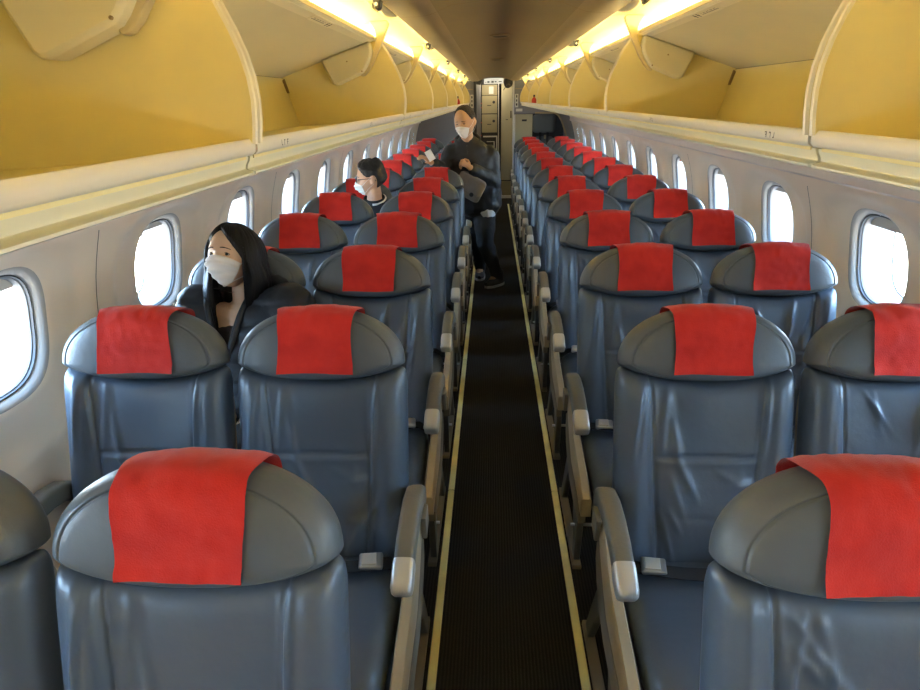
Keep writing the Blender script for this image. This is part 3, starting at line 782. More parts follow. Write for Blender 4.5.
# trolley bay with a pale frame
box_obj('trolley', (-.085, 0.0, .10), (.165, .018, 1.10), M['galley_dark'], gal)
for a, b in (((-.085, -.008, 1.06), (.17, -.0001, 1.085)), ((-.085, -.008, .15), (.17, -.0001, .17)), ((.150, -.008, .15), (.17, -.0001, 1.085)), ((-.02, -.008, .98), (.12, -.0001, .99)), ((.105, -.008, .5), (.12, -.0001, .99))):
    box_obj('bay_edge', a, b, M['white_trim'], gal)
box_obj('edge_strip', (.182, -.012, 0), (.196, .02, 2.04), M['white_trim'], gal)
gd = empty('galley_door', (.215, 11.9, 0)); tag(gd, 'tall beige closet door beside the galley lockers', 'door')
box_obj('door_leaf', (-.10, 0, .32), (.10, .03, 2.04), M['galley_door'], gd, bevel=.006)
box_obj('kick_plate', (-.10, 0, .05), (.10, .03, .30), M['galley'], gd, bevel=.004)
box_obj('sill_plate', (-.11, -.03, .001), (.10, .04, .045), M['white_trim'], gd, bevel=.004)
box_obj('louvre', (-.02, -.006, 1.35), (.02, -.0005, 1.36), M['galley_dark'], gd)
box_obj('door_latch', (.06, -.012, 1.38), (.08, -.0005, 1.50), M['galley_dark'], gd, bevel=.003)
# attendant seat corner on the right
ab = empty('closet', (.48, YB+.06, 0)); tag(ab, 'low beige closet with a small dark label right of the galley opening', 'closet')
box_obj('front_panel', (-.155, 0, 0), (.145, .03, 1.452), M['galley_door'], ab, bevel=.006)
box_obj('label_plate', (-.03, -.004, 1.34), (.05, -.0005, 1.37), M['galley_dark'], ab)
box_obj('side_edge', (-.158, -.012, .4), (-.140, -.0005, 1.45), M['white_trim'], ab)
js = empty('jump_seat', (.82, YB+.10, 0)); tag(js, 'dark folded crew seat with square headrest under the arch in the rear corner', 'crew seat')
mb = pillow(sup(.19, .15, 6), .09, q=6, K=8, N=40); mb.v = [(x, y, z+1.30) for x, y, z in mb.v]; mb.build('headrest', M['sheet_grey'], js)
mb = pillow(sup(.17, .24, 6), .08, q=6, K=8, N=40); mb.v = [(x, y+.02, z+.86) for x, y, z in mb.v]; mb.build('backrest', M['sheet_grey'], js)
for dx in (-.06, .06): box_obj('strap', (dx-.02, -.035, .75), (dx+.02, -.028, 1.16), M['strap'], js)
box_obj('harness_buckle', (.00, -.05, 1.06), (.035, -.036, 1.12), M['galley'], js, bevel=.004)
box_obj('seat_panel', (-.19, .0, .25), (.19, .06, .60), M['sheet_grey'], js, bevel=.01)
box_obj('base', (-.19, .0, .0), (.19, .06, .24), M['galley_dark'], js)

gl = empty('galley_fill', (-.05, 11.62, 2.085)); mb = MB(); mb.box((-.16, -.16, -.004), (.16, .16, .004)); mb.build('fill_panel', M['lamp'], gl, smooth=False)  # glowing panel added out of view to brighten the dark galley
mb = MB(); mb.box((-.18, -.18, .0045), (.18, .18, .014)); mb.build('fill_backing', M['white_trim'], gl, smooth=False); tag(gl, 'added unseen light panel that brightens the galley beyond the opening', 'added light')
# fire extinguishers far back in the bins
for sd, lb in ((1, 'red bottle with black top in the far right overhead bin'), (-1, 'red bottle with black top in the far left overhead bin')):
    y = 8.10; x = sd*.448 if sd > 0 else sd*.455
    fe = empty('fire_extinguisher', (x, y, 1.588+tilt(y)))
    mb = MB(); rows = [[(r*math.cos(2*PI*k/16), r*math.sin(2*PI*k/16), z) for k in range(16)] for r, z in ((0, 0), (.026, 0), (.029, .004), (.029, .045), (.024, .062), (.010, .075), (.008, .082), (0, .082))]
    mb.grid(rows, closev=True); mb.build('bottle', M['extinguisher'], fe)
    mb = MB(); mb.box((-.010, -.018, .082), (.010, .014, .105)); mb.build('valve', M['black'], fe, smooth=False, bevel=.003)
    tag(fe, lb, 'fire extinguisher')
#PEOPLE
# ------------------------------------------------------------------ people
M['skin_w'] = mat('skin_woman', (.74, .48, .31), .5, spec=.35, var=.06, vscale=12)
M['skin_m'] = mat('skin_man', (.58, .33, .18), .5, spec=.35, var=.06, vscale=12)
M['skin_s'] = mat('skin_seated_man', (.62, .36, .23), .5, spec=.35, var=.06, vscale=12)
M['hair'] = mat('hair_black', (.009, .0065, .006), .48, spec=.22, bump=.15, bscale=60, stretch=(5, 5, .25))
M['hair_grey'] = mat('hair_greying', (.050, .036, .026), .6, bump=.5, bscale=220, var=.6, vscale=60)
M['hair_short'] = mat('hair_short_black', (.014, .011, .010), .5, bump=.6, bscale=160)
M['mask'] = mat('mask_white', (.86, .80, .74), .8, spec=.2)
M['jacket_black'] = mat('jacket_black', (.012, .0125, .016), .55, spec=.4, bump=.3, bscale=30)
M['jacket_shell'] = mat('jacket_shell', (.017, .018, .021), .5, spec=.45, bump=.25, bscale=26)
M['shirt_dark'] = mat('shirt_dark', (.045, .032, .026), .8)
M['shirt_white'] = mat('shirt_white', (.70, .68, .64), .8)
M['trousers'] = mat('trousers', (.020, .020, .022), .75, bump=.3, bscale=24)
M['shoe'] = mat('shoe', (.016, .017, .020), .55)
M['sole'] = mat('shoe_sole', (.55, .53, .50), .6)
M['bag'] = mat('bag_grey', (.27, .235, .20), .6, bump=.3, bscale=90, var=.25, vscale=9)
M['paper'] = mat('paper', (.78, .78, .76), .8)
M['eye_white'] = mat('eye_white', (.32, .27, .23), .25)
M['iris'] = mat('iris', (.018, .010, .006), .15)
M['frame'] = mat('spectacle_frame', (.012, .010, .010), .3)

def hp(az, el, W=.150, D=.188, H_=.232, nose=1., jaw=1.):
    """point on a head, centre at the origin, facing -Y; az 0 = front, + towards +x (viewer's right)"""
    ca, sa = math.cos(az), math.sin(az); ce, se = math.cos(el), math.sin(el)
    nx, ny, nz = sa*ce, -ca*ce, se
    lo = sm(-.05, -1., nz)
    x = W/2*spow(nx, .92)*(1-.34*jaw*lo)
    if ny < 0: y = -D/2*abs(ny)**.78*(1-.06*lo)
    else: y = D/2*ny**.88*(1-.52*sm(.05, -.85, nz))
    z = H_/2*nz
    y -= .012*sm(.1, -.9, nz)*(1 if ny < 0 else .3)
    if ny < -.15:
        f = 1.
        for s_ in (-1, 1):
            g = math.exp(-((x-s_*.031)/.017)**2-((z-.004)/.013)**2); y += .0105*g*f
            y -= .0045*math.exp(-((x-s_*.030)/.020)**2-((z-.026)/.008)**2)
            y -= .005*math.exp(-((x-s_*.040)/.020)**2-((z+.030)/.018)**2)
        if nose:
            t = (z+.040)/.05
            if -.25 < t < 1.1:
                hgt = .024*nose*max(0, 1-t)**.8 if t > 0 else .024*nose*sm(-.25, 0, t)
                y -= hgt*math.exp(-(x/(.009+.006*max(0, 1-t)))**2)
        y -= .006*math.exp(-(x/.018)**2-((z+.068)/.007)**2)*(1 if nose else 0)
        y += .004*math.exp(-(x/.024)**2-((z+.079)/.005)**2)*(1 if nose else 0)
        y -= .006*math.exp(-(x/.020)**2-((z+.100)/.012)**2)
    return Vector((x, y, z))
def head_mb(**k):
    mb = MB(); NE, NA = 56, 72
    rows = []
    for i in range(NE+1):
        el = -PI/2+PI*i/NE
        rows.append([hp(-PI+2*PI*j/NA, el, **k) for j in range(NA)])
    mb.grid(rows, closev=True)
    W = k.get('W', .150)
    for s_ in (-1, 1):   # ears
        rr = []
        for i in range(11):
            a = PI*i/10
            rr.append([(s_*(W/2-.001+.010*math.sin(a)*abs(math.cos(b*.5))*1.3), .012+.017*math.sin(a)*math.cos(b)+.006*math.cos(a), -.006+.031*math.cos(a)+.006*math.sin(a)*math.sin(b)*0) for b in [2*PI*j/12 for j in range(12)]])
        mb.grid(rr, closev=True)
        mb.ball((s_*(W/2+.004), .014, -.004), (.0065, .017, .030), 8)
    return mb

class Skel:
    def __init__(s): s.p = []; s.r = []; s.e = []; s.n = {}
    def j(s, name, pos, r, par=None):
        s.n[name] = len(s.p); s.p.append(Vector(pos)); s.r.append(r if isinstance(r, tuple) else (r, r))
        if par is not None: s.e.append((s.n[par], s.n[name]))
        return name
    def mesh(s, sub=2, smoothness=.6):
        me = bpy.data.meshes.new('skel'); me.from_pydata([tuple(v) for v in s.p], s.e, [])
        o = bpy.data.objects.new('skel_tmp', me); C.objects.link(o)
        m = o.modifiers.new('skin', 'SKIN'); m.branch_smoothing = smoothness; m.use_smooth_shade = True
        for i, r in enumerate(s.r): me.skin_vertices[0].data[i].radius = r
        me.skin_vertices[0].data[0].use_root = True
        b = o.modifiers.new('sub', 'SUBSURF'); b.levels = sub; b.render_levels = sub
        dg = bpy.context.evaluated_depsgraph_get(); dg.update()
        res = bpy.data.meshes.new_from_object(o.evaluated_get(dg))
        bpy.data.objects.remove(o); return res
def solid(sk, k=1.12):
    mb = MB()
    for a, b in sk.e:
        pa, pb, ra, rb = sk.p[a], sk.p[b], sk.r[a], sk.r[b]; L = (pb-pa).length; n = max(4, int(L/.026))
        for i in range(n+1):
            t = i/n; p = pa.lerp(pb, t); rx, ry = ra[0]+(rb[0]-ra[0])*t, ra[1]+(rb[1]-ra[1])*t; mb.ball(p, (rx*k, ry*k, min(rx, ry)*k), 7)
    return mb
def me_to_mb(me, mat4=None, mb=None):
    mb = mb or MB(); vs = [(mat4 @ v.co) if mat4 else v.co for v in me.vertices]
    mb.add(vs, [tuple(p.vertices) for p in me.polygons]); return mb
def remesh(mb, vox, smooth_it=2):
    me = bpy.data.meshes.new('rm'); me.from_pydata(mb.v, [], mb.f)
    o = bpy.data.objects.new('rm_tmp', me); C.objects.link(o)
    m = o.modifiers.new('rm', 'REMESH'); m.mode = 'VOXEL'; m.voxel_size = vox; m.use_smooth_shade = True
    if smooth_it:
        k = o.modifiers.new('s', 'SMOOTH'); k.factor = .5; k.iterations = smooth_it
    dg = bpy.context.evaluated_depsgraph_get(); dg.update()
    res = bpy.data.meshes.new_from_object(o.evaluated_get(dg)); bpy.data.objects.remove(o)
    bm = bmesh.new(); bm.from_mesh(res); bm.verts.ensure_lookup_table(); seen = set(); isl = []
    for v in bm.verts:
        if v.index in seen: continue
        st = [v]; seen.add(v.index); cur = []
        while st:
            a = st.pop(); cur.append(a)
            for e_ in a.link_edges:
                b_ = e_.other_vert(a)
                if b_.index not in seen: seen.add(b_.index); st.append(b_)
        isl.append(cur)
    isl.sort(key=len)
    for c_ in isl[:-1]: bmesh.ops.delete(bm, geom=c_, context='VERTS')
    bm.to_mesh(res); bm.free(); return res
def obj_from(name, me, m, parent, off):
    me.materials.clear(); me.materials.append(m)
    for v in me.vertices: v.co = v.co-Vector(off)
    me.polygons.foreach_set('use_smooth', [True]*len(me.polygons))
    o = bpy.data.objects.new(name, me); C.objects.link(o); o.parent = parent; return o
def crumple(me, amp, sc_, seed=0., band=0., bandf=60.):
    for v in me.vertices:
        n = v.normal; p = v.co
        d = amp*noise.noise((p.x*sc_+seed, p.y*sc_, p.z*sc_*1.3))+amp*.6*noise.noise((p.x*sc_*2.3, p.y*sc_*2.3+seed, p.z*sc_*2.6))
        if band: d += band*(abs(math.sin(p.z*bandf))**.6-.5)
        v.co = p+n*d
def hand(sk, wrist, d, side, up, par, curl=.9, size=1., thumb=1):
    """palm, four fingers of different lengths and a thumb; d = pointing direction, up = back of the hand"""
    d = Vector(d).normalized(); up = Vector(up).normalized(); sd = d.cross(up).normalized()*side
    up = -(d.cross(sd))*side if False else up
    w = Vector(wrist); pc = w+d*.045*size
    sk.j(par+'_palm', pc, (.026*size, .015*size), par)
    for i, (off, ln) in enumerate(((.027, .066), (.009, .075), (-.009, .070), (-.026, .055))):
        k0 = w+d*.085*size+sd*off*size; a = curl
        p1 = k0+(d*math.cos(a)-up*math.sin(a))*ln*.42*size
        p2 = p1+(d*math.cos(2*a)-up*math.sin(2*a))*ln*.32*size
        p3 = p2+(d*math.cos(2.7*a)-up*math.sin(2.7*a))*ln*.26*size
        b = '%s_f%d' % (par, i)
        sk.j(b+'0', k0, .0095*size, par+'_palm'); sk.j(b+'1', p1, .0085*size, b+'0'); sk.j(b+'2', p2, .0078*size, b+'1'); sk.j(b+'3', p3, .0065*size, b+'2')
    t0 = w+d*.03*size+sd*.030*size; t1 = t0+(d*.6+sd*.7-up*.2).normalized()*.030*size; t2 = t1+(d*.9+sd*.1-up*.4).normalized()*.028*size
    sk.j(par+'_t0', t0, .011*size, par+'_palm'); sk.j(par+'_t1', t1, .0095*size, par+'_t0'); sk.j(par+'_t2', t2, .0075*size, par+'_t1')

def face_parts(R, pos, off, parent, iris_dir=(0, 0), kw={}, brow=1., eye_open=.0048, browm='hair'):
    """eyes, brows as children. R head rotation matrix, pos head centre"""
    T = lambda p: R @ Vector(p)+Vector(pos)-Vector(off)
    for s_ in (-1, 1):
        x, z = s_*.031, .003
        # find the surface depth there
        best = min(((hp(a, e_, **kw)-Vector((x, 0, z)))*1 for a in [s_*.02*i for i in range(6, 36)] for e_ in [.02*i for i in range(-5, 6)]), key=lambda v: v.x**2+v.z**2)
        y = hp(s_*math.asin(min(1, .031/(.5*kw.get('W', .150)))**.92*1.05), .02, **kw).y
        y = best.y
        mb = MB(); mb.grid([[(x+.0135*math.cos(b)*r, y-.0036*(1-r*r)**.5-.0002-.002*0, z+eye_open*math.sin(b)*r-s_*0) for b in [2*PI*j/24 for j in range(24)]] for r in (0, .3, .6, .85, 1.)], closev=True)
        mb.v = [tuple(T(v)) for v in mb.v]; eo = mb.build('eye', M['eye_white'], parent, angle=None); 
        mb = MB(); ix, iz = x+iris_dir[0], z+iris_dir[1]
        mb.grid([[(ix+.0062*math.cos(b)*r, y-.0044*(1-.15*r), iz+min(eye_open, .0056)*math.sin(b)*r) for b in [2*PI*j/18 for j in range(18)]] for r in (0, .5, 1.)], closev=True)
        mb.v = [tuple(T(v)) for v in mb.v]; mb.build('iris', M['iris'], eo, angle=None)
        mb = MB(); mb.tube([(x+.0145*t, y-.0032*(1-t*t)**.5-.0008, z+eye_open*1.05*(1-t*t)+.0004) for t in [-1+i/6 for i in range(13)]], [.0004+.0011*(1-abs(-1+i/6)) for i in range(13)], 6)
        mb.v = [tuple(T(v)) for v in mb.v]; mb.build('eyelid', M['iris'], eo, angle=None)
        mb = MB(); pts = []
        for i in range(9):
            t = i/8; xx = s_*(.015+.033*t); zz = .0215+.0065*math.sin(PI*(.25+.6*t))-.0045*t
            q = min((hp(a, e_, **kw) for a in [s_*.03*k for k in range(4, 34)] for e_ in [.1+.02*k for k in range(0, 14)]), key=lambda v: (v.x-xx)**2+(v.z-zz)**2)
            pts.append((xx, q.y-.0012, zz))
        mb.tube(pts, [.0013*brow+.0012*brow*math.sin(PI*min(1, .2+i/9)) for i in range(9)], 6)
        mb.v = [tuple(T(v)) for v in mb.v]; mb.build('eyebrow', M[browm], parent, angle=None)

def mask_part(R, pos, off, parent, kw={}, top=.012, bot=-.112, aw=1.05, grow=1.):
    T = lambda p: R @ Vector(p)+Vector(pos)-Vector(off)
    k2 = dict(kw); k2['nose'] = 0
    rows = []; NS, NT = 40, 34
    def surf(az, z, Hh):
        el = math.asin(max(-.985, min(.985, z/(Hh/2)))); return hp(az, el, **k2)
    Hh = kw.get('H_', .232)
    for i in range(NT+1):
        t = i/NT; row = []
        for j in range(NS+1):
            u = -1+2*j/NS
            az = u*aw*(1-.05*abs(2*t-1))
            zt = top-.026*abs(u)**1.5; zb = bot+.016*abs(u)**2.2
            z = zt+(zb-zt)*t
            p = surf(az, max(z, -Hh/2*.97), Hh)
            n = Vector((p.x*.9, p.y, 0)).normalized()
            tent = .023*math.exp(-(u/.42)**2)*math.exp(-((t-.34)/.38)**2)
            pl = .0034*math.sin(t*PI*9)*(1-abs(u)**3)*sm(0, .15, t)*sm(1, .85, t)
            p = p+n*(.0045+tent+pl+.006*math.sin(PI*t)*(1-u*u))
            if z < -Hh/2*.85: p.z = z
            row.append(T(p))
        rows.append(row)
    mb = MB(); mb.grid(rows)
    m = mb.build('face_mask', M['mask'], parent, angle=None); sd = m.modifiers.new('solid', 'SOLIDIFY'); sd.thickness = .0012
    tag(m, 'white pleated face mask')
    W = kw.get('W', .150)
    for s_, jj in ((-1, 0), (1, NS)):
        for a, b in ((2, .022), (NT-2, -.030)):
            q = R.inverted() @ (rows[a][jj]-Vector(pos)+Vector(off)); 
            mb = MB(); pts = [q, Vector((s_*(W/2+.003), (q.y+.005)/2, (q.z+b)/2)), Vector((s_*(W/2+.007), .018, b))]
            mb.tube([T(p) for p in pts], .0011, 6); mb.build('ear_loop', M['mask'], m)

# ---------- woman in the third row by the left windows
wo = Vector((-.975, 2.10, 0)); pw = empty('person', tuple(wo))
tag(pw, 'woman with long black hair, white mask and black puffer jacket seated by the left windows', 'person')
WR = (Matrix.Rotation(math.radians(-17), 3, 'Z') @ Matrix.Rotation(math.radians(-17), 3, 'X') @ Matrix.Rotation(math.radians(-3), 3, 'Y'))
WH = Vector((-.990, 2.245, 1.138)); kw = dict(W=.154, D=.182, H_=.218)
hm = head_mb(**kw); hm.v = [tuple(WR @ Vector(v)+WH) for v in hm.v]
sk = Skel()
sk.j('pel', (-.985, 2.16, .55), (.15, .11)); sk.j('wai', (-.985, 2.20, .70), (.12, .085), 'pel'); sk.j('che', (-.975, 2.235, .86), (.13, .09), 'wai')
sk.j('nb', (-.982, 2.27, .95), (.048, .045), 'che'); sk.j('nk', (-.985, 2.275, 1.02), (.040, .043), 'nb'); sk.j('ntop', (-.990, 2.275, 1.09), (.040, .045), 'nk')
for s_, nm in ((-1, 'r'), (1, 'l')):
    sk.j('sh'+nm, (-.975+s_*.155, 2.245, .925), .055, 'che'); sk.j('el'+nm, (-.975+s_*.215, 2.17, .70), .042, 'sh'+nm)
    sk.j('wr'+nm, (-.995+s_*.075, 1.99, .655), .026, 'el'+nm); hand(sk, (-.995+s_*.075, 1.99, .655), (-s_*.6, -.8, -.1), s_*-1, (0, 0, 1), 'wr'+nm, .35)
    sk.j('kn'+nm, (-.985+s_*.10, 1.84, .545), .062, None); sk.e.append((sk.n['pel'], sk.n['kn'+nm])); sk.j('an'+nm, (-.985+s_*.10, 1.86, .11), .038, 'kn'+nm); sk.j('ft'+nm, (-.985+s_*.10, 1.775, .045), (.038, .028), 'an'+nm)
bm_ = solid(sk, .98); bm_.add(hm.v, hm.f)
body = obj_from('body', remesh(bm_, .0042, 2), M['skin_w'], pw, wo)
face_parts(WR, WH, wo, pw, iris_dir=(.0022, .0008), kw=kw, brow=.85, eye_open=.0052)
mask_part(WR, WH, wo, pw, kw=kw, top=.000, bot=-.110, aw=1.22)
# jacket
sj = Skel()
sj.j('pel', (-.985, 2.15, .57), (.19, .14)); sj.j('wai', (-.985, 2.18, .70), (.185, .125), 'pel'); sj.j('che', (-.972, 2.215, .85), (.185, .105), 'wai'); sj.j('top', (-.972, 2.245, .925), (.12, .075), 'che')
for s_, nm in ((-1, 'r'), (1, 'l')):
    sj.j('sh'+nm, (-.968+s_*.165, 2.235, .945), .085, 'che'); sj.j('ua'+nm, (-.968+s_*.200, 2.21, .84), .085, 'sh'+nm); sj.j('el'+nm, (-.968+s_*.225, 2.16, .70), .064, 'ua'+nm); sj.j('wr'+nm, (-.99+s_*.085, 1.975, .665), .052, 'el'+nm)
jm_ = remesh(solid(sj), .007, 8)
# open neckline: cut a V at the front
bmj = bmesh.new(); bmj.from_mesh(jm_)
def inV(p):
    dx = p.x+1.008; return p.y < 2.235 and p.z > .80 and abs(dx) < .008+.044*max(0, (p.z-.80)/.15)
from mathutils.bvhtree import BVHTree
bvh_ = BVHTree.FromBMesh(bmj); edges_ = []
for s_ in (-1, 1):
    pts_ = []
    for i in range(12):
        z = .80+.20*i/11; x = -1.008+s_*(.010+.046*(z-.80)/.15); h_ = bvh_.ray_cast(Vector((x, 1.5, z)), Vector((0, 1, 0)))
        if h_[0] is not None: pts_.append(h_[0]+Vector((0, -.004, 0)))
    edges_.append(pts_)
bmesh.ops.delete(bmj, geom=[f for f in bmj.faces if inV(f.calc_center_median())], context='FACES'); bmj.to_mesh(jm_); bmj.free(); jm_.update()
crumple(jm_, .010, 9, 3., band=.007, bandf=48)
jk = obj_from('jacket', jm_, M['jacket_black'], pw, wo)
for pts_ in edges_:
    mb = MB(); mb.tube([p-wo for p in pts_], .012, 8, up=(0, 1, 0)); mb.build('front_edge', M['jacket_black'], jk, angle=None)
# stand-up collar and folded hood around the neck
mb = MB(); rows = []
for i in range(41):
    a = math.radians(-150+300*i/40)+PI/2*0
    ca, sa = math.cos(a), math.sin(a)
    cx, cy_ = -.968+.112*sa*(1+.25*abs(sa)), 2.255+.066*ca*1.0
    z0 = .985+.020*ca-.075*sm(.1, -.9, ca)
    rr = .032+.016*max(0, ca)+.008*noise.noise((i*.6, 1, 2))
    row = []
    for k in range(14):
        b = 2*PI*k/14
        row.append((cx+sa*rr*math.cos(b)*1.2, cy_+ca*rr*math.cos(b)*1.0, z0+rr*1.35*math.sin(b)+.004*noise.noise((i*.9, k, 4))))
    rows.append(row)
mb.grid([[tuple(Vector(p)-wo) for p in row] for row in rows], closev=True)
hood = mb.build('hood', M['jacket_black'], pw, angle=None)
# dark top inside the neckline
st_ = Skel(); st_.j('a', (-.988, 2.19, .70), (.11, .07)); st_.j('b', (-.985, 2.215, .84), (.12, .075), 'a'); st_.j('c', (-.985, 2.235, .870), (.085, .06), 'b')
obj_from('shirt', remesh(solid(st_), .007, 4), M['shirt_dark'], pw, wo)
tr = Skel(); tr.j('pel', (-.985, 2.16, .545), (.165, .115))
for s_, nm in ((-1, 'r'), (1, 'l')): tr.j('kn'+nm, (-.985+s_*.10, 1.835, .550), .073, 'pel'); tr.j('an'+nm, (-.985+s_*.10, 1.86, .12), .052, 'kn'+nm)
obj_from('trousers', remesh(solid(tr), .009, 5), M['trousers'], pw, wo)
# hair: long, straight, parted on the viewer's left
mb = MB(); rows = []; NA, NT = 150, 46
for j in range(NA+1):
    az = math.radians(-180+360*j/NA); adeg = math.degrees(az); row = []
    sidL, sidR = -64, 66
    lim = None
    if sidL < adeg < sidR:
        c_ = (adeg-(-8))/(sidR if adeg > -8 else -sidL)
        el_end = math.radians(54-(44 if adeg < -8 else 52)*abs(c_)**(1.7 if adeg < -8 else 1.25)); longh = False
    else: el_end = math.radians(-4); longh = True
    back = abs(adeg) > 118
    strand = .0022*math.sin(az*46)+.0016*math.sin(az*97+1)+.004*noise.noise((az*5, 0, 1))
    for i in range(NT+1):
        t = i/NT
        if not longh:
            el = PI/2+(el_end-PI/2)*min(1, t*1.0)
            th = .009+.004*math.sin(PI*t)-.008*sm(.86, 1, t)
            p = hp(az, el, **dict(kw, nose=0)); n = p.normalized(); p = WR @ (p*1.01+n*(th+strand*.6))+WH
        else:
            tt = t/.36
            if tt <= 1:
                el = PI/2+(el_end-PI/2)*tt
                vol = .010+(.020 if adeg > 0 else .006)*sm(.2, 1, tt)
                p = hp(az, el, **dict(kw, nose=0)); n = p.normalized(); p = WR @ (p*1.01+n*(vol+strand))+WH; base = p
            else:
                q = (tt-1)/(1/.36-1)       # 0..1 down the length
                el = el_end; vol = .010+(.020 if adeg > 0 else .006)
                p0 = hp(az, el, **dict(kw, nose=0)); n = p0.normalized(); p0 = WR @ (p0*1.01+n*(vol+strand))+WH
                front = sm(125, 85, abs(adeg)) if adeg < 0 else 0.
                ln = (.27 if adeg > 0 else .30)*front+.20*(1-front)
                sx_ = sgn(az)
                out = .012*math.sin(PI*q)*sx_
                dy = -.085*front*sm(.05, .75, q)+.0*(1-front)
                dx = -sx_*.040*sm(.2, 1, q)*front+(.012*math.sin(PI*q)-.03*q if adeg > 0 else 0)
                p = p0+Vector((out+dx+.006*noise.noise((az*7, q*2, 3)), dy, -ln*q))
                if back: p.y = min(p.y, 2.345); p.x = p.x*(1)+0
                if q > .85: p = p+(Vector((p0.x, p0.y+dy, p.z))-p)*.5*sm(.85, 1, q)*.4
        row.append(p-wo)
    rows.append(row)
mb.grid(rows, closeu=False)
hr = mb.build('hair', M['hair'], pw, angle=None); sd_ = hr.modifiers.new('solid', 'SOLIDIFY'); sd_.thickness = .006; sd_.offset = -1

# ---------- man in glasses, sixth row, turned to the window
so = Vector((-.93, 4.50, 0)); ps = empty('person', tuple(so))
tag(ps, 'man with glasses and short black hair, seated in profile, looking towards the left windows', 'person')
SH = Vector((-.902, 4.60, 1.160)); SR = (Matrix.Rotation(math.radians(-82), 3, 'Z') @ Matrix.Rotation(math.radians(6), 3, 'X')); kw2 = dict(W=.152, D=.195, H_=.238)
hm = head_mb(**kw2); hm.v = [tuple(SR @ Vector(v)+SH) for v in hm.v]
sk = Skel()
sk.j('pel', (-1.0, 4.50, .55), (.15, .11)); sk.j('wai', (-.98, 4.545, .70), (.13, .09), 'pel'); sk.j('che', (-.94, 4.575, .86), (.14, .10), 'wai')
sk.j('nb', (-.89, 4.60, .975), (.062, .058), 'che'); sk.j('nk', (-.885, 4.60, 1.05), (.053, .055), 'nb'); sk.j('nt', (-.89, 4.60, 1.11), (.05, .052), 'nk')
for s_, nm in ((-1, 'r'), (1, 'l')):
    sk.j('sh'+nm, (-.935+s_*.16, 4.59, .91), .058, 'che'); sk.j('el'+nm, (-.94+s_*.205, 4.52, .70), .044, 'sh'+nm); sk.j('wr'+nm, (-.97+s_*.10, 4.34, .67), .028, 'el'+nm)
    hand(sk, (-.97+s_*.10, 4.34, .67), (-s_*.5, -.8, -.2), -s_, (0, 0, 1), 'wr'+nm, .35)
    sk.j('kn'+nm, (-1.0+s_*.10, 4.20, .545), .064, 'pel'); sk.j('an'+nm, (-1.0+s_*.10, 4.22, .11), .04, 'kn'+nm); sk.j('ft'+nm, (-1.0+s_*.10, 4.135, .045), (.04, .028), 'an'+nm)
bm_ = solid(sk, .98); bm_.add(hm.v, hm.f)
obj_from('body', remesh(bm_, .005, 2), M['skin_s'], ps, so)
face_parts(SR, SH, so, ps, kw=kw2, browm='hair_short')
mask_part(SR, SH, so, ps, kw=kw2, top=-.010, bot=-.112, aw=1.0)
sj = Skel()
sj.j('pel', (-1.0, 4.50, .56), (.18, .135)); sj.j('wai', (-.98, 4.54, .70), (.175, .12), 'pel'); sj.j('che', (-.935, 4.57, .85), (.175, .115), 'wai'); sj.j('top', (-.895, 4.60, .950), (.10, .07), 'che')
for s_, nm in ((-1, 'r'), (1, 'l')):
    sj.j('sh'+nm, (-.915+s_*.165, 4.585, .930), .080, 'che'); sj.j('ua'+nm, (-.93+s_*.195, 4.55, .80), .066, 'sh'+nm); sj.j('el'+nm, (-.94+s_*.208, 4.51, .70), .06, 'ua'+nm); sj.j('wr'+nm, (-.965+s_*.11, 4.365, .675), .046, 'el'+nm)
jm_ = remesh(solid(sj), .008, 8); crumple(jm_, .009, 9, 7.)
obj_from('jacket', jm_, M['jacket_black'], ps, so)
mb = MB(); rows = []
for i in range(33):
    a = 2*PI*i/32; ca, sa = math.cos(a), math.sin(a)
    c0 = Vector((-.890+.072*sa, 4.60+.068*ca, 1.000+.02*ca))
    rows.append([c0+Vector((sa, ca, 0))*x+Vector((0, 0, z)) for x, z in ((.012, -.035), (.004, .028), (-.003, .03), (-.004, -.03))])
mb.grid([[tuple(p-so) for p in r_] for r_ in rows], closev=True); mb.build('collar', M['jacket_black'], ps, angle=None)
mb = MB(); mb.tube([Vector((-.890+.082*math.sin(a), 4.60+.078*math.cos(a), 1.016+.03*math.cos(a)))-so for a in [PI*.25+PI*.75*i/14 for i in range(15)]], .0075, 6)
pc_ = mb.build('collar_piping', M['shirt_white'], ps, angle=None)
tr = Skel(); tr.j('pel', (-1.0, 4.49, .545), (.165, .115))
for s_, nm in ((-1, 'r'), (1, 'l')): tr.j('kn'+nm, (-1.0+s_*.10, 4.20, .550), .075, 'pel'); tr.j('an'+nm, (-1.0+s_*.10, 4.22, .12), .054, 'kn'+nm)
obj_from('trousers', remesh(solid(tr), .009, 5), M['trousers'], ps, so)
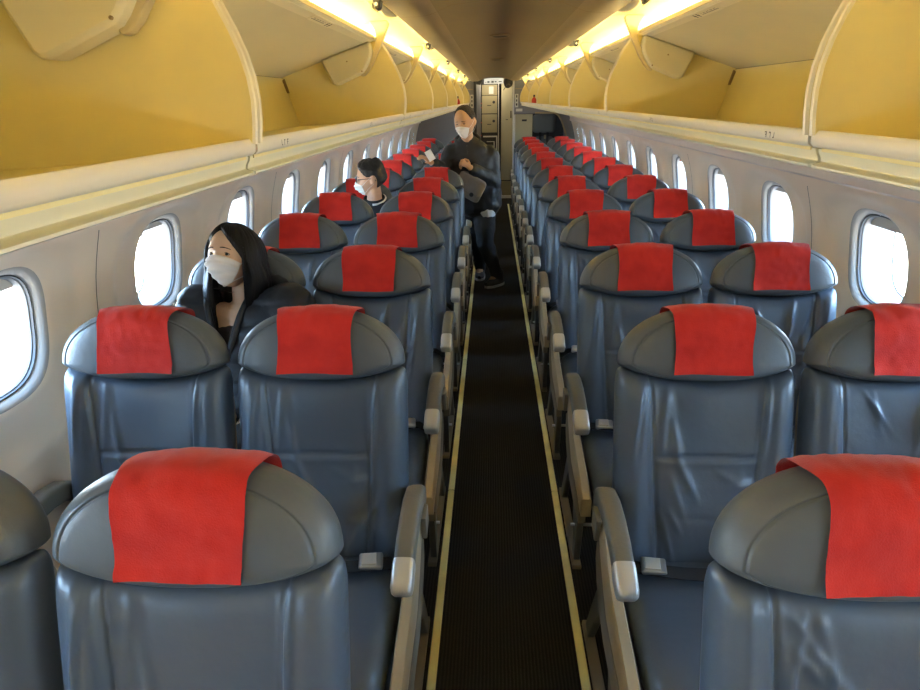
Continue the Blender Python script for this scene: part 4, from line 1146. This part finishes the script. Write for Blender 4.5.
def short_hair(R, pos, off, parent, kk, m, front_el, side_el, back_el, th, rough=.004, tuft=None):
    mb = MB(); rows = []; NA, NT = 110, 26
    for j in range(NA+1):
        az = -PI+2*PI*j/NA; ad = abs(math.degrees(az))
        if ad < 50: e0 = front_el-(front_el-side_el)*.35*(ad/50)**2
        elif ad < 78: e0 = front_el-(front_el-side_el)*(.35+.65*(ad-50)/28)
        elif ad < 104: e0 = side_el
        else: e0 = side_el+(back_el-side_el)*sm(104, 125, ad)
        e0 = math.radians(e0+2.2*noise.noise((az*9, 2, 5))); row = []
        for i in range(NT+1):
            t = i/NT; el = PI/2+(e0-PI/2)*t
            p = hp(az, el, **dict(kk, nose=0)); n = p.normalized()
            d = th*(1-.9*sm(.8, 1., t))+rough*noise.noise((p.x*60, p.y*60, p.z*60))*(1-t*.5)
            if tuft: d += tuft[3]*math.exp(-((az-tuft[0])/tuft[2])**2-((el-tuft[1])/tuft[2])**2)
            row.append(R @ (p+n*d)+Vector(pos)-Vector(off))
        rows.append(row)
    mb.grid(rows); o = mb.build('hair', m, parent, angle=None); sd = o.modifiers.new('solid', 'SOLIDIFY'); sd.thickness = .005; sd.offset = -1; return o
short_hair(SR, SH, so, ps, kw2, M['hair_short'], 40, 8, -32, .017, .008, tuft=(PI*.86, math.radians(52), .35, .022))
# glasses
def glasses(R, pos, off, parent, kk):
    T = lambda p: R @ Vector(p)+Vector(pos)-Vector(off)
    g = None; yf = -kk['D']/2-.012
    mb = MB()
    for s_ in (-1, 1):
        mb.tube([T((s_*.033+.025*math.cos(a), yf+.005*abs(math.cos(a)), .000+.016*math.sin(a))) for a in [2*PI*i/20 for i in range(21)]], .0019, 6, cap=False)
        mb.tube([T((s_*.058, yf+.006, .006)), T((s_*.070, yf+.020, .007)), T((s_*(kk['W']/2+.003), -.02, .006)), T((s_*(kk['W']/2+.007), .018, .002)), T((s_*(kk['W']/2+.004), .034, -.014))], .0024, 6)
    mb.tube([T((-.009, yf, .004)), T((0, yf-.002, .006)), T((.009, yf, .004))], .0013, 6)
    g = mb.build('glasses', M['frame'], parent, angle=None); tag(g, 'thin dark glasses'); return g
glasses(SR, SH, so, ps, kw2)

# ---------- man standing in the aisle
mo = Vector((-.17, 5.90, 0)); pm = empty('person', tuple(mo))
tag(pm, 'man in dark jacket and white mask standing in the aisle, holding a slip of paper', 'person')
MH = Vector((-.278, 5.80, 1.493)); MR = (Matrix.Rotation(math.radians(-24), 3, 'Z') @ Matrix.Rotation(math.radians(12), 3, 'X') @ Matrix.Rotation(math.radians(-4), 3, 'Y')); kw3 = dict(W=.166, D=.205, H_=.262)
hm = head_mb(**kw3); hm.v = [tuple(MR @ Vector(v)+MH) for v in hm.v]
sk = Skel()
sk.j('pel', (-.175, 5.93, .80), (.14, .10)); sk.j('wai', (-.205, 5.93, .97), (.125, .09), 'pel'); sk.j('che', (-.235, 5.91, 1.14), (.145, .10), 'wai')
sk.j('nb', (-.255, 5.89, 1.275), (.066, .062), 'che'); sk.j('nk', (-.265, 5.86, 1.345), (.058, .06), 'nb'); sk.j('nt', (-.272, 5.84, 1.42), (.055, .058), 'nk')
sk.j('shr', (-.395, 5.90, 1.225), .060, 'che'); sk.j('elr', (-.475, 5.80, 1.075), .044, 'shr'); sk.j('wrr', (-.560, 5.66, 1.165), .027, 'elr')
sk.j('shl', (-.095, 5.94, 1.205), .060, 'che'); sk.j('ell', (-.055, 5.90, .985), .046, 'shl'); sk.j('wrl', (-.225, 5.70, 1.115), .028, 'ell')
hand(sk, (-.560, 5.66, 1.165), (-.62, -.35, .5), -1, (.2, -.2, 1), 'wrr', .38, 1.12)
hand(sk, (-.225, 5.70, 1.115), (-.75, -.2, .50), 1, (.1, -.7, .7), 'wrl', .85, 1.12)
LEG = {'l': [(-.115, 5.92, .70), (-.110, 5.875, .43), (.000, 5.95, .11), (-.055, 5.895, .050)], 'r': [(-.195, 5.98, .70), (-.175, 6.10, .43), (-.165, 6.28, .10), (-.172, 6.17, .050)]}
for nm in 'lr':
    P_ = LEG[nm]; sk.j('hp'+nm, P_[0], .082, 'pel'); sk.j('kn'+nm, P_[1], .056, 'hp'+nm); sk.j('an'+nm, P_[2], .036, 'kn'+nm); sk.j('ft'+nm, P_[3], (.038, .026), 'an'+nm)
bm_ = solid(sk, .98); bm_.add(hm.v, hm.f)
obj_from('body', remesh(bm_, .0055, 2), M['skin_m'], pm, mo)
face_parts(MR, MH, mo, pm, iris_dir=(-.002, -.002), kw=kw3, browm='hair_grey', eye_open=.0040)
mask_part(MR, MH, mo, pm, kw=kw3, top=-.010, bot=-.128, aw=1.0)
short_hair(MR, MH, mo, pm, kw3, M['hair_grey'], 60, 10, -28, .009, .004)
sj = Skel()
sj.j('hem', (-.165, 5.93, .785), (.185, .130)); sj.j('hip', (-.17, 5.93, .86), (.190, .130), 'hem'); sj.j('wai', (-.195, 5.93, .95), (.192, .130), 'hip'); sj.j('che', (-.235, 5.915, 1.12), (.200, .130), 'wai'); sj.j('top', (-.252, 5.895, 1.255), (.150, .100), 'che'); sj.j('neck', (-.260, 5.885, 1.315), (.085, .075), 'top')
sj.j('shr', (-.400, 5.90, 1.215), .088, 'che'); sj.j('uar', (-.440, 5.86, 1.14), .072, 'shr'); sj.j('elr', (-.475, 5.80, 1.080), .066, 'uar'); sj.j('wrr', (-.540, 5.685, 1.150), .046, 'elr')
sj.j('shl', (-.085, 5.94, 1.200), .090, 'che'); sj.j('ual', (-.055, 5.93, 1.09), .076, 'shl'); sj.j('ell', (-.045, 5.90, .985), .074, 'ual'); sj.j('fal', (-.130, 5.81, 1.045), .062, 'ell'); sj.j('wrl', (-.205, 5.725, 1.100), .048, 'fal')
jm_ = remesh(solid(sj), .008, 8); crumple(jm_, .012, 8, 1.)
obj_from('jacket', jm_, M['jacket_shell'], pm, mo)
# stand collar with hood behind
mb = MB(); rows = []
for i in range(41):
    a = math.radians(-165+330*i/40); ca, sa = math.cos(a), math.sin(a)
    rr = .021+.014*max(0, ca)+.004*noise.noise((i*.5, 3, 1)); cx, cy_ = -.262+.086*sa*(1+.15*abs(sa)), 5.885+.070*ca; z0 = 1.318+.034*ca
    rows.append([(cx+sa*rr*math.cos(b), cy_+ca*rr*math.cos(b), z0+rr*1.7*math.sin(b)) for b in [2*PI*k/14 for k in range(14)]])
mb.grid([[tuple(Vector(p)-mo) for p in r_] for r_ in rows], closev=True); mb.build('hood', M['jacket_shell'], pm, angle=None)
mb = MB(); mb.tube([Vector(p)-mo for p in ((-.265, 5.775, 1.30), (-.262, 5.785, 1.22), (-.250, 5.786, 1.10), (-.225, 5.80, .98), (-.20, 5.80, .84))], .004, 6); mb.build('zipper', M['black'], pm)
tr = Skel(); tr.j('pel', (-.175, 5.93, .80), (.150, .108))
for nm in 'lr':
    P_ = LEG[nm]; tr.j('hp'+nm, P_[0], .098, 'pel'); mid = (Vector(P_[0])+Vector(P_[1]))/2; tr.j('th'+nm, mid, .088, 'hp'+nm); tr.j('kn'+nm, P_[1], .074, 'th'+nm); tr.j('ca'+nm, (Vector(P_[1])+Vector(P_[2]))/2, .064, 'kn'+nm); tr.j('an'+nm, Vector(P_[2])+Vector((0, 0, -.01)), .053, 'ca'+nm)
tm_ = remesh(solid(tr), .008, 8); crumple(tm_, .008, 9, 5.); obj_from('trousers', tm_, M['trousers'], pm, mo)
ssk = Skel(); ssk.j('a', (-.105, 5.915, .700), (.085, .100)); ssk.j('b', (-.12, 5.92, .74), (.095, .105), 'a'); ssk.j('c', (-.14, 5.93, .80), (.110, .105), 'b')
obj_from('shirt', remesh(solid(ssk), .007, 4), M['shirt_white'], pm, mo)
for nm, h_, t_, ang in (('l', (.020, 5.970, 0), (-.100, 5.835, 0), 0), ('r', (-.165, 6.30, 0), (-.172, 6.10, 0), 0)):
    h_, t_ = Vector(h_), Vector(t_); dv = (t_-h_).normalized(); L_ = (t_-h_).length+.05; sdv = Vector((-dv.y, dv.x, 0)); rows = []; rows2 = []
    for i in range(15):
        u = i/14; c0 = h_-dv*.045+dv*L_*u; wdt = (.034+.014*math.sin(PI*min(1, u*1.05))**.8)*(1-.55*sm(.82, 1.02, u))*(1-.25*sm(.12, 0, u)); top = .030+.070*sm(.62, .12, u)*1+.022*sm(1., .6, u)
        rows.append([c0+sdv*wdt*spow(math.cos(b), .7)+Vector((0, 0, .026+max(0, math.sin(b))**.8*top+min(0, math.sin(b))*.004)) for b in [2*PI*k/18 for k in range(18)]])
        rows2.append([c0+sdv*(wdt+.004)*x+Vector((0, 0, z)) for x, z in ((-1, .003), (-1, .026), (1, .026), (1, .003))])
    def cap(rows_):
        m_ = MB(); m_.grid([[tuple(p-mo) for p in r_] for r_ in rows_], closev=True); k = len(rows_[0]); m_.f.append(tuple(range(k))); m_.m.append(0); e_ = (len(rows_)-1)*k; m_.f.append(tuple(e_+k-1-q for q in range(k))); m_.m.append(0); return m_
    sh_ = cap(rows).build('shoe', M['shoe'], pm, angle=60); cap(rows2).build('sole', M['sole'], sh_, smooth=False)
# shoulder bag
bo_ = Vector((-.240, 5.735, .955)); bg_ = empty('shoulder_bag', tuple(bo_), rot=(math.radians(4), math.radians(28), math.radians(-10)))
tag(bg_, 'grey-brown crossbody bag with a small round dark emblem, hanging on the standing man', 'bag')
mb = pillow(sup(.125, .105, 7), .060, q=6, K=8, N=56, front=lambda s_, h_, r_: .004*noise.noise((s_*20, h_*20, 1))); mb.build('bag_body', M['bag'], bg_, angle=None)
mb = pillow(sup(.127, .070, 7), .012, q=8, K=6, N=48, front=lambda s_, h_, r_: .003*noise.noise((s_*18, h_*18, 4))); mb.v = [(x, y-.034, z+.034) for x, y, z in mb.v]; fl = mb.build('flap', M['bag'], bg_, angle=None)
mb = MB(); mb.tube([(.045, -.040, -.045), (.045, -.034, -.045)], .019, 18); mb.build('emblem', M['black'], bg_)
mb = MB(); mb.tube([(-.10, 0, .088), (-.02, -.01, .099), (.10, 0, .088)], .005, 6); mb.build('top_zip', M['black'], bg_)
wb = bg_.matrix_basis.inverted()
bpy.context.view_layer.update(); wb = bg_.matrix_world.inverted()
for pts in ([(-.335, 5.78, 1.06), (-.34, 5.80, 1.16), (-.20, 5.80, 1.22), (-.12, 5.86, 1.285), (-.10, 5.95, 1.27)], [(-.165, 5.755, .975), (-.06, 5.82, 1.01), (.015, 5.90, 1.06), (-.005, 5.98, 1.16), (-.07, 6.01, 1.26)]):
    mb = MB(); n_ = len(pts); pp = []
    for i in range(n_-1):
        for k in range(6): pp.append(Vector(pts[i]).lerp(Vector(pts[i+1]), k/6))
    pp.append(Vector(pts[-1])); pp = [pp[0]]+[(pp[i-1]+pp[i]*2+pp[i+1])/4 for i in range(1, len(pp)-1)]+[pp[-1]]
    rows = []
    for i, p in enumerate(pp):
        t = (pp[min(i+1, len(pp)-1)]-pp[max(i-1, 0)]).normalized(); w_ = t.cross(Vector((.2, -1, .3))).normalized()*.014; nn = t.cross(w_).normalized()*.0015
        rows.append([wb @ (p+w_+nn), wb @ (p-w_+nn), wb @ (p-w_-nn), wb @ (p+w_-nn)])
    mb.grid(rows, closev=True); mb.build('strap', M['strap'], bg_)
# paper slip in his raised hand
mb = MB(); rows = []
for i in range(9):
    t = i/8; rows.append([(-.030+.060*u, .004*math.sin(t*3)+.003*u, -.045+.09*t) for u in (0, .25, .5, .75, 1)])
mb.grid(rows); pa = mb.build('paper_slip', M['paper'], angle=None); sdp = pa.modifiers.new('s', 'SOLIDIFY'); sdp.thickness = .0012
pa.location = (-.572, 5.60, 1.235); pa.rotation_euler = (math.radians(-12), math.radians(-28), math.radians(18)); tag(pa, 'white paper slip held in the raised hand of the standing man', 'paper')
